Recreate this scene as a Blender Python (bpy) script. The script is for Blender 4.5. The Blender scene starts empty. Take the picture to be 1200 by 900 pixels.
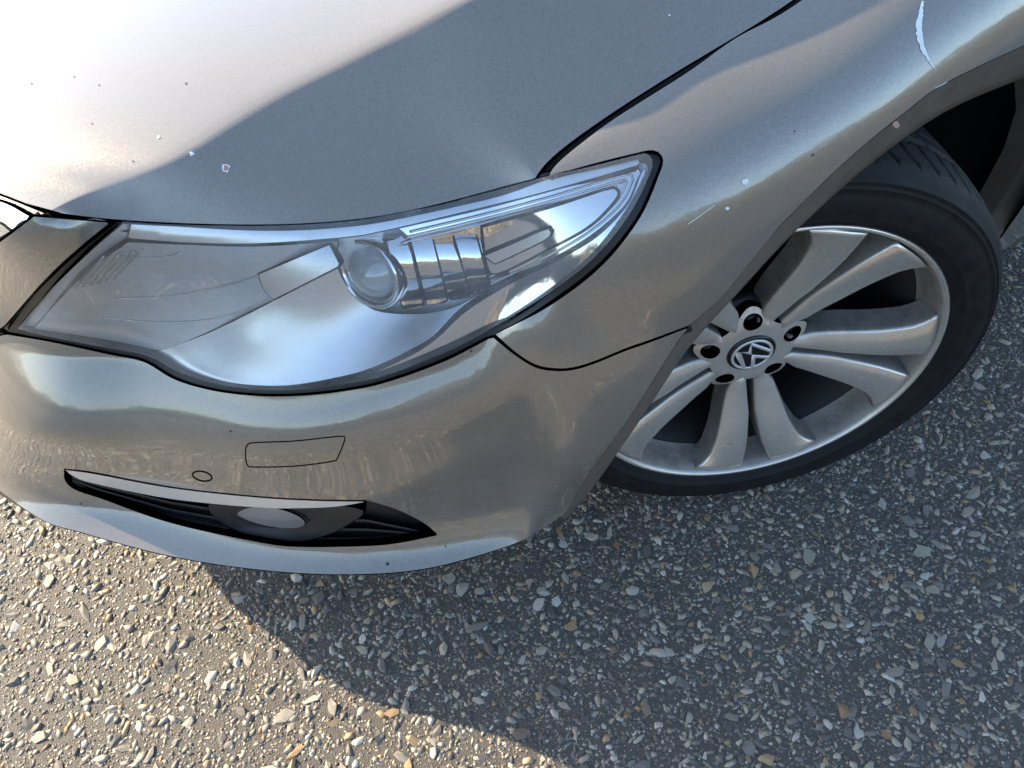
import bpy, bmesh, math, random
import numpy as np
from mathutils import Vector, Matrix
from mathutils.bvhtree import BVHTree
from mathutils.geometry import delaunay_2d_cdt

random.seed(7); RNG = np.random.default_rng(7)
SC = bpy.context.scene; COL = SC.collection
R = math.radians

# ------------------------------------------------------------------ camera
FPX = 870.0                                   # focal length in pixels of a 1200 px wide frame
def cam_frame():
    # pose found from the rim's ellipse (18 inch rim, steered 28 degrees, 4 degrees of camber)
    C = np.array([0.315, -0.013, 0.941]) * (0.240 / 0.228); n = np.array([0.116, 0.754, -0.647]); n /= np.linalg.norm(n)
    phi, dl, kap = R(12), R(28), R(4)
    e1 = np.array([0, -1, 0]) + n * n[1]; e1 /= np.linalg.norm(e1)
    e2 = np.cross(n, e1); u = math.cos(phi) * e1 + math.sin(phi) * e2
    h = np.cross(u, n)
    U = math.cos(kap) * u + math.sin(kap) * n; nh = math.cos(kap) * n - math.sin(kap) * u
    X = math.cos(dl) * nh + math.sin(dl) * h; Y = -math.sin(dl) * nh + math.cos(dl) * h
    Rm = np.stack([X, Y, U])
    c = np.array([0.70 + 0.188 * math.cos(dl), -0.188 * math.sin(dl), 0.320])
    return Rm, c - Rm @ C, c, Rm @ n
RM, CPOS, WHEEL_C, WHEEL_N = cam_frame()
cd = bpy.data.cameras.new('camera'); cam = bpy.data.objects.new('camera', cd); COL.objects.link(cam)
cd.sensor_fit = 'HORIZONTAL'; cd.sensor_width = 36.0; cd.lens = FPX / 1200 * 36.0
cd.clip_start = 0.05; cd.clip_end = 3000
mw = np.eye(4); mw[:3, 0] = RM[:, 0]; mw[:3, 1] = -RM[:, 1]; mw[:3, 2] = -RM[:, 2]; mw[:3, 3] = CPOS
cam.matrix_world = Matrix(mw.tolist())
SC.camera = cam
def ray(px):
    d = RM @ np.array([(px[0] - 600) / FPX, (px[1] - 450) / FPX, 1.0]); return d / np.linalg.norm(d)
def at_z(x, y, z):
    d = ray((x, y)); return CPOS + (z - CPOS[2]) / d[2] * d
def proj(p):
    q = (np.asarray(p) - CPOS) @ RM; q = np.atleast_2d(q)
    return np.c_[q[:, 0] / q[:, 2] * FPX + 600, q[:, 1] / q[:, 2] * FPX + 450]

# ------------------------------------------------------------------ light
SUN_AZ, SUN_EL = R(30.5), R(22)                 # azimuth of the light's travel from +X towards +Y
sd = Vector((math.cos(SUN_AZ) * math.cos(SUN_EL), math.sin(SUN_AZ) * math.cos(SUN_EL), -math.sin(SUN_EL)))
W = bpy.data.worlds.new('World'); SC.world = W; W.use_nodes = True
nt = W.node_tree; bg = nt.nodes['Background']
sky = nt.nodes.new('ShaderNodeTexSky'); sky.sky_type = 'NISHITA'; sky.sun_disc = False
sky.sun_elevation = SUN_EL
sky.sun_rotation = math.atan2(-sd.x, -sd.y)
sky.air_density = 1.0; sky.dust_density = 0.9; sky.ozone_density = 1.3
nt.links.new(sky.outputs[0], bg.inputs[0]); bg.inputs[1].default_value = 0.13
sl = bpy.data.lights.new('sun', 'SUN'); so = bpy.data.objects.new('sun', sl); COL.objects.link(so)
sl.energy = 4.0; sl.angle = R(0.5); sl.color = (1.0, 0.83, 0.59)
so.rotation_euler = sd.to_track_quat('-Z', 'Y').to_euler()
SC.view_settings.view_transform = 'Standard'; SC.view_settings.look = 'None'
SC.view_settings.exposure = 1.95; SC.view_settings.gamma = 1.0

# ------------------------------------------------------------------ object helpers
def link(o, parent=None):
    COL.objects.link(o)
    if parent is not None: o.parent = parent
    return o
NORM = {}
def obj(name, verts, faces, mat=None, parent=None, smooth=True, kind=None, normals=None):
    me = bpy.data.meshes.new(name)
    me.from_pydata([tuple(v) for v in verts], [], [tuple(int(i) for i in f) for f in faces])
    me.update()
    if smooth: me.polygons.foreach_set('use_smooth', [True] * len(me.polygons))
    if mat: me.materials.append(mat)
    if normals is not None:
        me.normals_split_custom_set_from_vertices([tuple(v) for v in normals]); NORM[me.name] = np.array(normals)
    o = bpy.data.objects.new(name, me); link(o, parent)
    if kind: o['kind'] = kind
    return o
def empty(name, loc=(0, 0, 0), parent=None):
    o = bpy.data.objects.new(name, None); o.location = loc; o.empty_display_size = 0.1
    return link(o, parent)
def mirrored(o, parent):
    me = bpy.data.meshes.new(o.name); F_ = [tuple(p.vertices)[::-1] for p in o.data.polygons]; me.from_pydata([(-v.co.x, v.co.y, v.co.z) for v in o.data.vertices], [], F_); me.materials.append(o.data.materials[0])
    me.polygons.foreach_set('use_smooth', [True] * len(me.polygons)); me.update()
    if o.data.name in NORM:
        n = NORM[o.data.name] * [-1, 1, 1]; me.normals_split_custom_set_from_vertices([tuple(v) for v in n])
    c = bpy.data.objects.new(o.name.split('.')[0], me); return link(c, parent)
class MB:
    def __init__(s): s.v = []; s.f = []
    def add(s, v, f):
        b = len(s.v); s.v += [tuple(p) for p in v]; s.f += [tuple(i + b for i in q) for q in f]
    def obj(s, name, mat, parent=None, smooth=True, kind=None): return obj(name, s.v, s.f, mat, parent, smooth, kind)
def grid_faces(nu, nv, closed_u=False, flip=False):
    F = []
    for i in range(nu if closed_u else nu - 1):
        for j in range(nv - 1):
            a = i * nv + j; b = ((i + 1) % nu) * nv + j
            q = (a, b, b + 1, a + 1); F.append(q[::-1] if flip else q)
    return F
def lathe(prof, n=96, a0=0.0):
    """profile of (radius, x) turned about the local X axis"""
    V = []
    for i in range(n):
        t = 2 * math.pi * i / n + a0
        for r, x in prof: V.append((x, r * math.cos(t), r * math.sin(t)))
    return V, grid_faces(n, len(prof), True)

# ------------------------------------------------------------------ curves and surfaces
def cr(P, n_per=8):
    """open Catmull-Rom through P"""
    P = np.asarray(P, float); 
    if len(P) < 3:
        t = np.linspace(0, 1, n_per + 1)[:, None]; return P[0] * (1 - t) + P[-1] * t
    Q = np.vstack([2 * P[0] - P[1], P, 2 * P[-1] - P[-2]]); out = []
    for i in range(1, len(Q) - 2):
        p0, p1, p2, p3 = Q[i - 1:i + 3]
        for k in range(n_per):
            t = k / n_per
            out.append(0.5 * (2 * p1 + (p2 - p0) * t + (2 * p0 - 5 * p1 + 4 * p2 - p3) * t * t + (3 * p1 - p0 - 3 * p2 + p3) * t ** 3))
    out.append(P[-1]); return np.array(out)
def loop(pts, step=4.0):
    """closed outline; a point with a third entry is a sharp corner"""
    P = [np.array(p[:2], float) for p in pts]; cn = [i for i, p in enumerate(pts) if len(p) > 2]
    n = len(P)
    if not cn:
        Q = P[-3:] + P + P[:3]; c = cr(Q, 8)[3 * 8:(3 + n) * 8 ]
    else:
        c = []
        for a, b in zip(cn, cn[1:] + [cn[0] + n]):
            seg = [P[i % n] for i in range(a, b + 1)]
            c.append(cr(seg, 8)[:-1])
        c = np.vstack(c)
    return resample(c, step, True)
def resample(c, step, closed=False):
    d = np.vstack([c, c[:1]]) if closed else np.asarray(c)
    L = np.r_[0, np.cumsum(np.linalg.norm(np.diff(d, axis=0), axis=1))]
    m = max(8 if closed else 2, int(round(L[-1] / step)))
    t = np.linspace(0, L[-1], m + 1); t = t[:-1] if closed else t
    return np.stack([np.interp(t, L, d[:, k]) for k in range(d.shape[1])], 1)
def inside(pt, loops):
    """even-odd test for an array of points"""
    x, y = pt[:, 0], pt[:, 1]; r = np.zeros(len(pt), bool)
    for L in loops:
        a = L; b = np.roll(L, -1, 0)
        for (x0, y0), (x1, y1) in zip(a, b):
            if y0 == y1: continue
            c = ((y0 > y) != (y1 > y)) & (x < (x1 - x0) * (y - y0) / (y1 - y0) + x0); r ^= c
    return r
def edge_dist(pt, loops):
    d = np.full(len(pt), 1e9)
    for L in loops:
        a = L; b = np.roll(L, -1, 0)
        for p, q in zip(a, b):
            w = q - p; l2 = max(w @ w, 1e-12); t = np.clip(((pt - p) @ w) / l2, 0, 1)
            d = np.minimum(d, np.linalg.norm(pt - p - t[:, None] * w, axis=1))
    return d
def triangulate(loops, sp, fine=None):
    P = []; E = []
    for L in loops:
        b = len(P); P += [tuple(p) for p in L]; E += [(b + i, b + (i + 1) % len(L)) for i in range(len(L))]
    A = np.vstack(loops); lo, hi = A.min(0), A.max(0)
    g = [(lo[0] + (i + 0.5 * (j % 2)) * sp, lo[1] + j * sp * 0.87) for i in range(int((hi[0] - lo[0]) / sp) + 2) for j in range(int((hi[1] - lo[1]) / (sp * .87)) + 2)]
    g = np.array(g); g = g[inside(g, loops)]
    if len(g): g = g[edge_dist(g, loops) > sp * 0.55]
    if fine is not None:                       # closer vertices along a line that needs them
        ln, dist, fs = fine; lo2, hi2 = ln.min(0) - dist, ln.max(0) + dist; X, Y = np.meshgrid(np.arange(lo2[0], hi2[0], fs), np.arange(lo2[1], hi2[1], fs)); q = np.c_[X.ravel(), Y.ravel()]
        def dd(z): return np.min(np.stack([np.min(np.linalg.norm(z[:, None] - c[None], axis=2), axis=1) for c in np.array_split(ln, 6)]), axis=0)
        q = q[dd(q) < dist]; q = q[inside(q, loops)]; q = q[edge_dist(q, loops) > fs * .6]
        g = np.vstack([g[dd(g) > dist + fs * .6], q])
    nb = len(P); P += [tuple(p) for p in g]
    v, e, f, ov, oe, of = delaunay_2d_cdt([Vector(p) for p in P], E, [], 0, 1e-6)
    v = np.array([tuple(p) for p in v]); f = np.array(f)
    c = v[f].mean(1); f = f[inside(c, loops)]
    idx = {}                                   # input index -> output index
    for k, lst in enumerate(ov):
        for i in lst: idx[i] = k
    B = []; b = 0
    for L in loops: B.append([idx[b + i] for i in range(len(L))]); b += len(L)
    return v, f, B
def vnormals(V, F):
    V = np.asarray(V); F = np.asarray(F); n = np.cross(V[F[:, 1]] - V[F[:, 0]], V[F[:, 2]] - V[F[:, 0]]); N = np.zeros_like(V)
    for k in range(3): np.add.at(N, F[:, k], n)
    return N / np.maximum(np.linalg.norm(N, axis=1), 1e-12)[:, None]
def tps(P, v):
    """thin plate spline through points P with values v"""
    P = np.asarray(P, float) / 100; v = np.asarray(v, float); n = len(P)
    def U(d): return np.where(d > 1e-9, d * d * np.log(np.maximum(d, 1e-9)), 0)
    K = U(np.linalg.norm(P[:, None] - P[None], axis=2)); T = np.c_[np.ones(n), P]
    A = np.zeros((n + 3, n + 3)); A[:n, :n] = K; A[:n, n:] = T; A[n:, :n] = T.T
    w = np.linalg.solve(A, np.r_[v, 0, 0, 0])
    def ev(Q):
        Q = np.asarray(Q, float) / 100; return U(np.linalg.norm(Q[:, None] - P[None], axis=2)) @ w[:n] + np.c_[np.ones(len(Q)), Q] @ w[n:]
    return ev
def natspline(y, m):
    """C2 natural spline through rows of y (n, k) at parameters m in 0..n-1"""
    y = np.asarray(y, float); n = len(y)
    A = np.zeros((n, n)); b = np.zeros_like(y); A[0, 0] = A[-1, -1] = 1
    for i in range(1, n - 1):
        A[i, i - 1:i + 2] = (1, 4, 1); b[i] = 6 * (y[i - 1] - 2 * y[i] + y[i + 1])
    M = np.linalg.solve(A, b)
    i = np.clip(np.floor(m).astype(int), 0, n - 2); t = (m - i)[:, None]
    return y[i] * (1 - t) + y[i + 1] * t + ((1 - t) ** 3 - (1 - t)) * M[i] / 6 + (t ** 3 - t) * M[i + 1] / 6

# ---- master form of the front corner: columns run round the corner, rows run up from the lip
def Z(*rows): return [at_z(*r) for r in rows]
def P3(*rows): return [np.array(r, float) for r in rows]
# rows: lip bottom, lip top, opening top, lower face, shoulder, ledge, lamp bottom, lamp middle, top edge
COLS = [
 P3((0, -1.105, .19), (0, -1.080, .221), (0, -1.06, .30), (0, -1.045, .38), (0, -1.02, .455), (0, -.985, .522), (0, -.98, .535), (0, -.95, .64), (0, -.915, .728)),
 Z((0, 592, .19), (0, 562, .221), (0, 532, .298), (0, 505, .378), (0, 474, .456), (0, 402, .522), (0, 392, .531), (0, 330, .628), (0, 240, .733)),
 Z((150, 643, .19), (150, 593, .228), (150, 562, .317), (150, 535, .391), (150, 504, .454), (150, 425, .523), (150, 418, .529), (150, 345, .627), (150, 262, .719)),
 Z((300, 671, .19), (300, 631, .223), (300, 583, .335), (300, 550, .412), (300, 513, .479), (300, 480, .506), (300, 461, .521), (300, 355, .628), (300, 267, .711)),
 Z((450, 674, .19), (450, 641, .217), (450, 585, .34), (450, 540, .435), (450, 492, .51), (450, 458, .537), (450, 447, .546), (450, 350, .634), (450, 257, .706)),
 Z((570, 650, .19), (570, 624, .213), (570, 545, .376), (570, 495, .469), (570, 447, .537), (570, 407, .57), (570, 397, .578), (570, 310, .65), (570, 229, .707)),
 Z((620, 630, .195), (624, 614, .2145), (635, 525, .395), (640, 470, .497), (645, 420, .568), (650, 372, .611), (652, 345, .632), (655, 265, .690), (650, 187, .734)),
 Z((660, 605, .188), (668, 594, .203), (698, 542, .355), (722, 508, .416), (752, 462, .479), (800, 395, .553), (800, 330, .634), (800, 220, .718), (800, 83, .770)),
 P3((.868, -.145, .20), (.872, -.142, .25), (.888, -.140, .38), (.898, -.138, .46), (.904, -.136, .54), (.907, -.133, .62), (.905, -.130, .680), (.872, -.118, .755), (.787, -.097, .789)),
 P3((.875, .06, .20), (.88, .06, .25), (.90, .06, .38), (.908, .06, .48), (.912, .06, .57), (.914, .06, .65), (.910, .06, .715), (.874, .06, .788), (.786, .06, .825)),
 P3((.88, .38, .20), (.885, .38, .25), (.905, .38, .38), (.917, .38, .48), (.922, .38, .58), (.922, .38, .67), (.913, .38, .745), (.868, .38, .835), (.774, .38, .880)),
 P3((.88, .85, .20), (.89, .85, .25), (.91, .85, .38), (.922, .85, .48), (.926, .85, .59), (.925, .85, .69), (.916, .85, .765), (.866, .85, .875), (.757, .85, .935)),
]
for c_ in COLS:
    p_ = np.array(c_[-1]); d_ = np.array([-p_[0], .6 - p_[1], 0]) if p_[1] < -.12 else np.array([-1., 0, 0]); d_ /= np.linalg.norm(d_)
    c_.append(p_ + d_ * .035 + [0, 0, .004])
CW = np.array([.7, .7, .7, .7, .6, .25, .0, 0, 0, 0, 0, 0.])       # how sharp the ledge crease is on each column
def chordspline(y, m):
    """natural cubic through rows of y with knots at the chord lengths; m counts rows"""
    n = len(y); x = np.r_[0, np.cumsum(np.linalg.norm(np.diff(y, axis=0), axis=1) ** .75)]; h = np.diff(x)
    A = np.zeros((n, n)); b = np.zeros_like(y); A[0, 0] = A[-1, -1] = 1
    for i in range(1, n - 1):
        A[i, i - 1:i + 2] = (h[i - 1], 2 * (h[i - 1] + h[i]), h[i]); b[i] = 6 * ((y[i + 1] - y[i]) / h[i] - (y[i] - y[i - 1]) / h[i - 1])
    K = np.linalg.solve(A, b); i = np.clip(np.floor(m).astype(int), 0, n - 2); t = (m - i)[:, None]; H = h[i][:, None]
    return y[i] * (1 - t) + y[i + 1] * t + H * H * (((1 - t) ** 3 - (1 - t)) * K[i] + (t ** 3 - t) * K[i + 1]) / 6
def master(nu=420, nv=320):
    G = np.array(COLS); nc, nr = G.shape[:2]
    u = np.linspace(0, nc - 1, nu); v = np.linspace(0, nr - 1, nv)
    S = natspline(G.reshape(nc, -1), u).reshape(nu, nr, 3); w = np.interp(u, np.arange(nc), CW)
    out = np.empty((nu, nv, 3))
    for i in range(nu):
        a = chordspline(S[i], v)
        k = 5                                   # crease row
        b = np.vstack([chordspline(S[i][:k + 1], v[v <= k]), chordspline(S[i][k:], v[v > k] - k)])
        m_ = a * (1 - w[i]) + b * w[i]
        for _ in range(14): m_[1:-1] = (m_[:-2] + 2 * m_[1:-1] + m_[2:]) / 4
        out[i] = m_
    return out
MG = master(); NU, NV = MG.shape[:2]
BV = BVHTree.FromPolygons([tuple(p) for p in MG.reshape(-1, 3)], grid_faces(NU, NV))
CO = Vector(CPOS)
_gu = np.gradient(MG, axis=0); _gv = np.gradient(MG, axis=1); MN = np.cross(_gu, _gv); MN /= np.maximum(np.linalg.norm(MN, axis=2), 1e-12)[:, :, None]
if MN[NU // 3, NV // 3] @ (CPOS - MG[NU // 3, NV // 3]) < 0: MN = -MN
def body_normal(p, face):
    i, j = divmod(face, NV - 1); A = MG[i, j]; eu = MG[i + 1, j] - A; ev = MG[i, j + 1] - A
    u = min(max((p - A) @ eu / max(eu @ eu, 1e-12), 0), 1); v = min(max((p - A) @ ev / max(ev @ ev, 1e-12), 0), 1)
    n = (MN[i, j] * (1 - u) + MN[i + 1, j] * u) * (1 - v) + (MN[i, j + 1] * (1 - u) + MN[i + 1, j + 1] * u) * v
    return n / np.linalg.norm(n)
def on_body(px, normals=False):
    """points of the body form seen along the given directions"""
    out = np.full((len(px), 3), np.nan); nor = np.zeros((len(px), 3))
    for i, p in enumerate(px):
        d = ray(p); h = BV.ray_cast(CO, Vector(d))
        if h[0] is None:                         # just off the edge of the form: closest approach
            best = None
            for s in np.linspace(0.5, 2.2, 120):
                g = BV.find_nearest(Vector(CPOS + d * s))
                if best is None or g[3] < best[0][3]: best = (g, CPOS + d * s)
            h = best[0]; out[i] = h[0] if h[3] > 0.004 else best[1]
        else: out[i] = h[0]
        nor[i] = body_normal(np.array(h[0]), h[2])
    return (out, nor) if normals else out

# ------------------------------------------------------------------ materials
def mat(name):
    m = bpy.data.materials.new(name); m.use_nodes = True
    nt = m.node_tree; return m, nt, nt.nodes['Principled BSDF']
def node(nt, typ, **kw):
    n = nt.nodes.new(typ)
    for k, v in kw.items():
        if k.startswith('i_'):
            n.inputs[k[2:]].default_value = v
        elif k[0] == '_': n.inputs[int(k[1:])].default_value = v
        else: setattr(n, k, v)
    return n
def ramp(nt, fac, stops, interp='LINEAR'):
    r = nt.nodes.new('ShaderNodeValToRGB'); r.color_ramp.interpolation = interp
    while len(r.color_ramp.elements) < len(stops): r.color_ramp.elements.new(0.5)
    for e, (p, c) in zip(r.color_ramp.elements, stops): e.position = p; e.color = (*c, 1) if len(c) == 3 else c
    nt.links.new(fac, r.inputs[0]); return r.outputs[0]
def math_(nt, op, a, b=None, c=None, clamp=False):
    n = nt.nodes.new('ShaderNodeMath'); n.operation = op; n.use_clamp = clamp
    for i, x in enumerate((a, b, c)):
        if x is None: continue
        if isinstance(x, (int, float)): n.inputs[i].default_value = x
        else: nt.links.new(x, n.inputs[i])
    return n.outputs[0]
def mix(nt, fac, a, b, blend='MIX'):
    n = nt.nodes.new('ShaderNodeMix'); n.data_type = 'RGBA'; n.blend_type = blend
    for i, x in ((0, fac), (6, a), (7, b)):
        if isinstance(x, (int, float)): n.inputs[i].default_value = x
        elif isinstance(x, tuple): n.inputs[i].default_value = (*x, 1) if len(x) == 3 else x
        else: nt.links.new(x, n.inputs[i])
    return n.outputs[2]
def coords(nt): return node(nt, 'ShaderNodeTexCoord').outputs['Object']
def noise(nt, vec, scale, detail=4, rough=0.6, out=0):
    n = node(nt, 'ShaderNodeTexNoise'); n.inputs['Scale'].default_value = scale; n.inputs['Detail'].default_value = detail; n.inputs['Roughness'].default_value = rough
    nt.links.new(vec, n.inputs['Vector']); return n.outputs[out]
def bump(nt, h, strength=0.3, dist=0.001, normal=None):
    b = node(nt, 'ShaderNodeBump'); b.inputs['Strength'].default_value = strength; b.inputs['Distance'].default_value = dist
    nt.links.new(h, b.inputs['Height'])
    if normal is not None: nt.links.new(normal, b.inputs['Normal'])
    return b.outputs[0]
def simple(name, col, rough=0.5, metal=0.0, spec=0.5, bump_s=0, bump_scale=400, vary=0.0):
    m, nt, p = mat(name); p.inputs['Base Color'].default_value = (*col, 1)
    p.inputs['Roughness'].default_value = rough; p.inputs['Metallic'].default_value = metal; p.inputs['Specular IOR Level'].default_value = spec
    co = coords(nt)
    if vary:
        f = noise(nt, co, 60, 5)
        c = mix(nt, f, tuple(x * (1 - vary) for x in col), tuple(min(1, x * (1 + vary)) for x in col)); nt.links.new(c, p.inputs['Base Color'])
        nt.links.new(ramp(nt, f, [(0.2, (max(rough - .1, .02),) * 3), (0.8, (min(rough + .12, 1),) * 3)]), p.inputs['Roughness'])
    if bump_s: nt.links.new(bump(nt, noise(nt, co, bump_scale, 3), bump_s, 0.0005), p.inputs['Normal'])
    return m
def paint_material(name='champagne_metallic_paint', metal=.34, rough=.24, coat=1.0, film=.45):
    m, nt, p = mat(name); co = coords(nt)
    v = node(nt, 'ShaderNodeTexVoronoi', feature='F1'); v.inputs['Scale'].default_value = 1100; nt.links.new(co, v.inputs['Vector'])
    g = node(nt, 'ShaderNodeNewGeometry')
    s = node(nt, 'ShaderNodeVectorMath', operation='SUBTRACT'); nt.links.new(v.outputs['Color'], s.inputs[0]); s.inputs[1].default_value = (.5, .5, .5)
    k = node(nt, 'ShaderNodeVectorMath', operation='SCALE'); nt.links.new(s.outputs[0], k.inputs[0]); k.inputs['Scale'].default_value = 0.07
    a = node(nt, 'ShaderNodeVectorMath', operation='ADD'); nt.links.new(g.outputs['Normal'], a.inputs[0]); nt.links.new(k.outputs[0], a.inputs[1])
    nn = node(nt, 'ShaderNodeVectorMath', operation='NORMALIZE'); nt.links.new(a.outputs[0], nn.inputs[0])
    nt.links.new(nn.outputs[0], p.inputs['Normal'])
    sep = node(nt, 'ShaderNodeSeparateColor'); nt.links.new(v.outputs['Color'], sep.inputs[0])
    base = mix(nt, sep.outputs[0], (.205, .178, .143), (.275, .242, .198))
    # a thin film of road dirt, thicker low down
    z = node(nt, 'ShaderNodeSeparateXYZ'); nt.links.new(co, z.inputs[0])
    low = node(nt, 'ShaderNodeMapRange'); low.inputs[1].default_value = .62; low.inputs[2].default_value = .2; low.inputs[3].default_value = 0.05; low.inputs[4].default_value = 0.5
    nt.links.new(z.outputs[2], low.inputs[0])
    d = ramp(nt, noise(nt, co, 14, 8, .7), [(.42, (0, 0, 0)), (.75, (1, 1, 1))])
    dirt = math_(nt, 'MULTIPLY', math_(nt, 'MULTIPLY', d, low.outputs[0]), film)
    base = mix(nt, dirt, base, (.30, .26, .21)); nt.links.new(base, p.inputs['Base Color'])
    nt.links.new(math_(nt, 'SUBTRACT', metal, dirt), p.inputs['Metallic'])
    p.inputs['Roughness'].default_value = rough
    p.inputs['Coat Weight'].default_value = coat; p.inputs['Coat IOR'].default_value = 1.62
    # the lacquer: nearly smooth, with faint dulled patches and orange peel
    cr_ = ramp(nt, noise(nt, co, 9, 7, .65), [(.4, (.05,) * 3), (.85, (.13,) * 3)]); nt.links.new(cr_, p.inputs['Coat Roughness'])
    nt.links.new(bump(nt, noise(nt, co, 160, 1), 0.008, 0.0004), p.inputs['Coat Normal'])
    return m
M = {}
M['paint'] = paint_material()
M['paint_dusty'] = paint_material('dusty_paint', .35, .6, .12, 1.3)
M['gap'] = simple('dark_cavity', (.006, .006, .006), .9)
M['rubber'] = simple('black_rubber_seal', (.012, .012, .013), .45, bump_s=.1)
M['plastic'] = simple('black_plastic', (.016, .017, .019), .42, bump_s=.15, bump_scale=900, vary=.3)
M['chrome'] = simple('chrome', (.80, .81, .82), .06, 1.0)
M['chrome_soft'] = simple('satin_chrome', (.80, .81, .82), .30, .85)
M['grey_reflector'] = simple('grey_reflector', (.84, .85, .86), .32, .5)
M['liner'] = simple('arch_liner', (.008, .008, .009), .85, bump_s=.4, bump_scale=120)

# ------------------------------------------------------------------ panels
def flange(V, F, bound, roll, depth, steps=3, N=None):
    """turn a panel's edge in: a rounded fold and a short return, so that it has thickness"""
    V = list(map(np.array, V)); F = [tuple(f) for f in F]; A = np.array(V); tri = np.array([f[:3] for f in F])
    N = vnormals(A, tri) if N is None else N; NN = list(N)
    cen = {}; fc = A[tri].mean(1); acc = np.zeros_like(A); cnt = np.zeros(len(A))
    for k in range(3): np.add.at(acc, tri[:, k], fc); np.add.at(cnt, tri[:, k], 1)
    for Lp in bound:
        idx = np.array(Lp); P = A[idx]; n = N[idx]
        for _ in range(2): n = (np.roll(n, 1, 0) + 2 * n + np.roll(n, -1, 0)) / 4
        n = n / np.maximum(np.linalg.norm(n, axis=1), 1e-9)[:, None]
        t = np.roll(P, -1, 0) - np.roll(P, 1, 0); b = np.cross(t, n); b /= np.maximum(np.linalg.norm(b, axis=1), 1e-12)[:, None]
        aw = P - acc[idx] / np.maximum(cnt[idx], 1)[:, None]
        s = np.sign((aw * b).sum(1).mean()); b = b * s
        prev = list(idx)
        for k in range(1, steps + 2):
            if k <= steps:
                th = math.pi / 2 * k / steps; Q = P + b * roll * math.sin(th) - n * roll * (1 - math.cos(th)); qn = n * math.cos(th) + b * math.sin(th)
            else:
                dd = depth if not isinstance(depth, dict) else depth['f'](depth['v'][idx])[:, None]
                Q = P + b * roll - n * (roll + dd); qn = b
            base = len(V); V += list(Q); NN += list(qn); cur = list(range(base, base + len(idx)))
            for i in range(len(idx)):
                j = (i + 1) % len(idx); q = (prev[i], prev[j], cur[j], cur[i])
                F.append(q if s > 0 else q[::-1])
            prev = cur
    return V, F, np.array(NN)
PXV = [None]
def surf_mesh(loops, sp, push=None, push_n=None, fine=None):
    v, f, B = triangulate(loops, sp, fine); V, NB = on_body(v, True); PXV[0] = v
    if push is not None:                         # set back along the line of sight (depth of a cavity)
        d = V - CPOS; d /= np.linalg.norm(d, axis=1)[:, None]; V = V + d * np.asarray(push(v) if callable(push) else np.full(len(v), push))[:, None]
    N = vnormals(V, f)
    if ((CPOS - V) * N).sum() < 0: f = f[:, ::-1]; N = -N
    if push_n is not None:
        V = V + NB * np.asarray(push_n(v) if callable(push_n) else np.full(len(v), push_n))[:, None]; N = vnormals(V, f)
    if push is None and (push_n is None or not callable(push_n)): N = NB
    return V, f, B, N
def panel(name, loops, m, parent, sp=8, roll=.0016, depth=.010, **kw):
    V, f, B, N = surf_mesh(loops, sp, **kw)
    V2, F2, N2 = flange(V, f, B, roll, depth if not callable(depth) else {'f': depth, 'v': PXV[0]}, N=N)
    return obj(name, V2, F2, m, parent, normals=N2)
def ribbon(name, c0, c1, m, parent, n=6, bulge=0.0):
    """a strip between two 3-D curves of equal length"""
    c0 = np.asarray(c0); c1 = np.asarray(c1); V = []
    for a, b in zip(c0, c1):
        for k in range(n + 1): V.append(a + (b - a) * k / n)
    return obj(name, V, grid_faces(len(c0), n + 1), m, parent)
def tube(mb, path, r, k=8, closed=False):
    P = np.asarray(path, float); n = len(P)
    T = np.roll(P, -1, 0) - np.roll(P, 1, 0)
    if not closed: T[0] = P[1] - P[0]; T[-1] = P[-1] - P[-2]
    T /= np.linalg.norm(T, axis=1)[:, None]; up = np.array([0.1, 0.2, 1.0])
    V = []
    for i in range(n):
        a = np.cross(T[i], up); a /= np.linalg.norm(a); b = np.cross(T[i], a)
        rr = r[i] if hasattr(r, '__len__') else r
        for j in range(k):
            t = 2 * math.pi * j / k; V.append(P[i] + a * rr * math.cos(t) + b * rr * math.sin(t))
    F = []
    for i in range(n if closed else n - 1):
        for j in range(k):
            a0 = i * k + j; b0 = ((i + 1) % n) * k + j; F.append((a0, i * k + (j + 1) % k, ((i + 1) % n) * k + (j + 1) % k, b0))
    if not closed: F.append(tuple(range(k))[::-1]); F.append(tuple(range((n - 1) * k, n * k)))
    mb.add(V, F)

# ------------------------------------------------------------------ the car
car = empty('car'); car['category'] = 'car'
car['label'] = 'champagne metallic car with its front wheel turned, nose and headlight filling the picture'

# --- hood
OUT = Z((74, 250, .7330), (150, 258, .7205), (300, 263, .7125), (450, 252, .7080), (570, 224, .7090), (627, 209, .7215), (668, 167, .7405), (798, 81, .7690)) + P3((.7865, -.097, .7910), (.7825, .06, .827), (.7705, .38, .882), (.7535, .85, .937))
CRE = Z((60, 246, .7350), (112, 222, .7405), (200, 188, .7585), (300, 126, .777), (400, 74, .796), (470, 37, .810), (540, 1, .825), (600, -30, .838)) + P3((.688, -.10, .868), (.694, .06, .890), (.70, .38, .922), (.695, .85, .958))
CRE[7] = CRE[6] + (CRE[8] - CRE[6]) * .35
CEN = P3((0, -.905, .738), (0, -.870, .756), (0, -.80, .766), (0, -.71, .774), (0, -.60, .783), (0, -.50, .793), (0, -.41, .805), (0, -.30, .823), (0, -.10, .855), (0, .06, .879), (0, .38, .916), (0, .85, .958))
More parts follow.
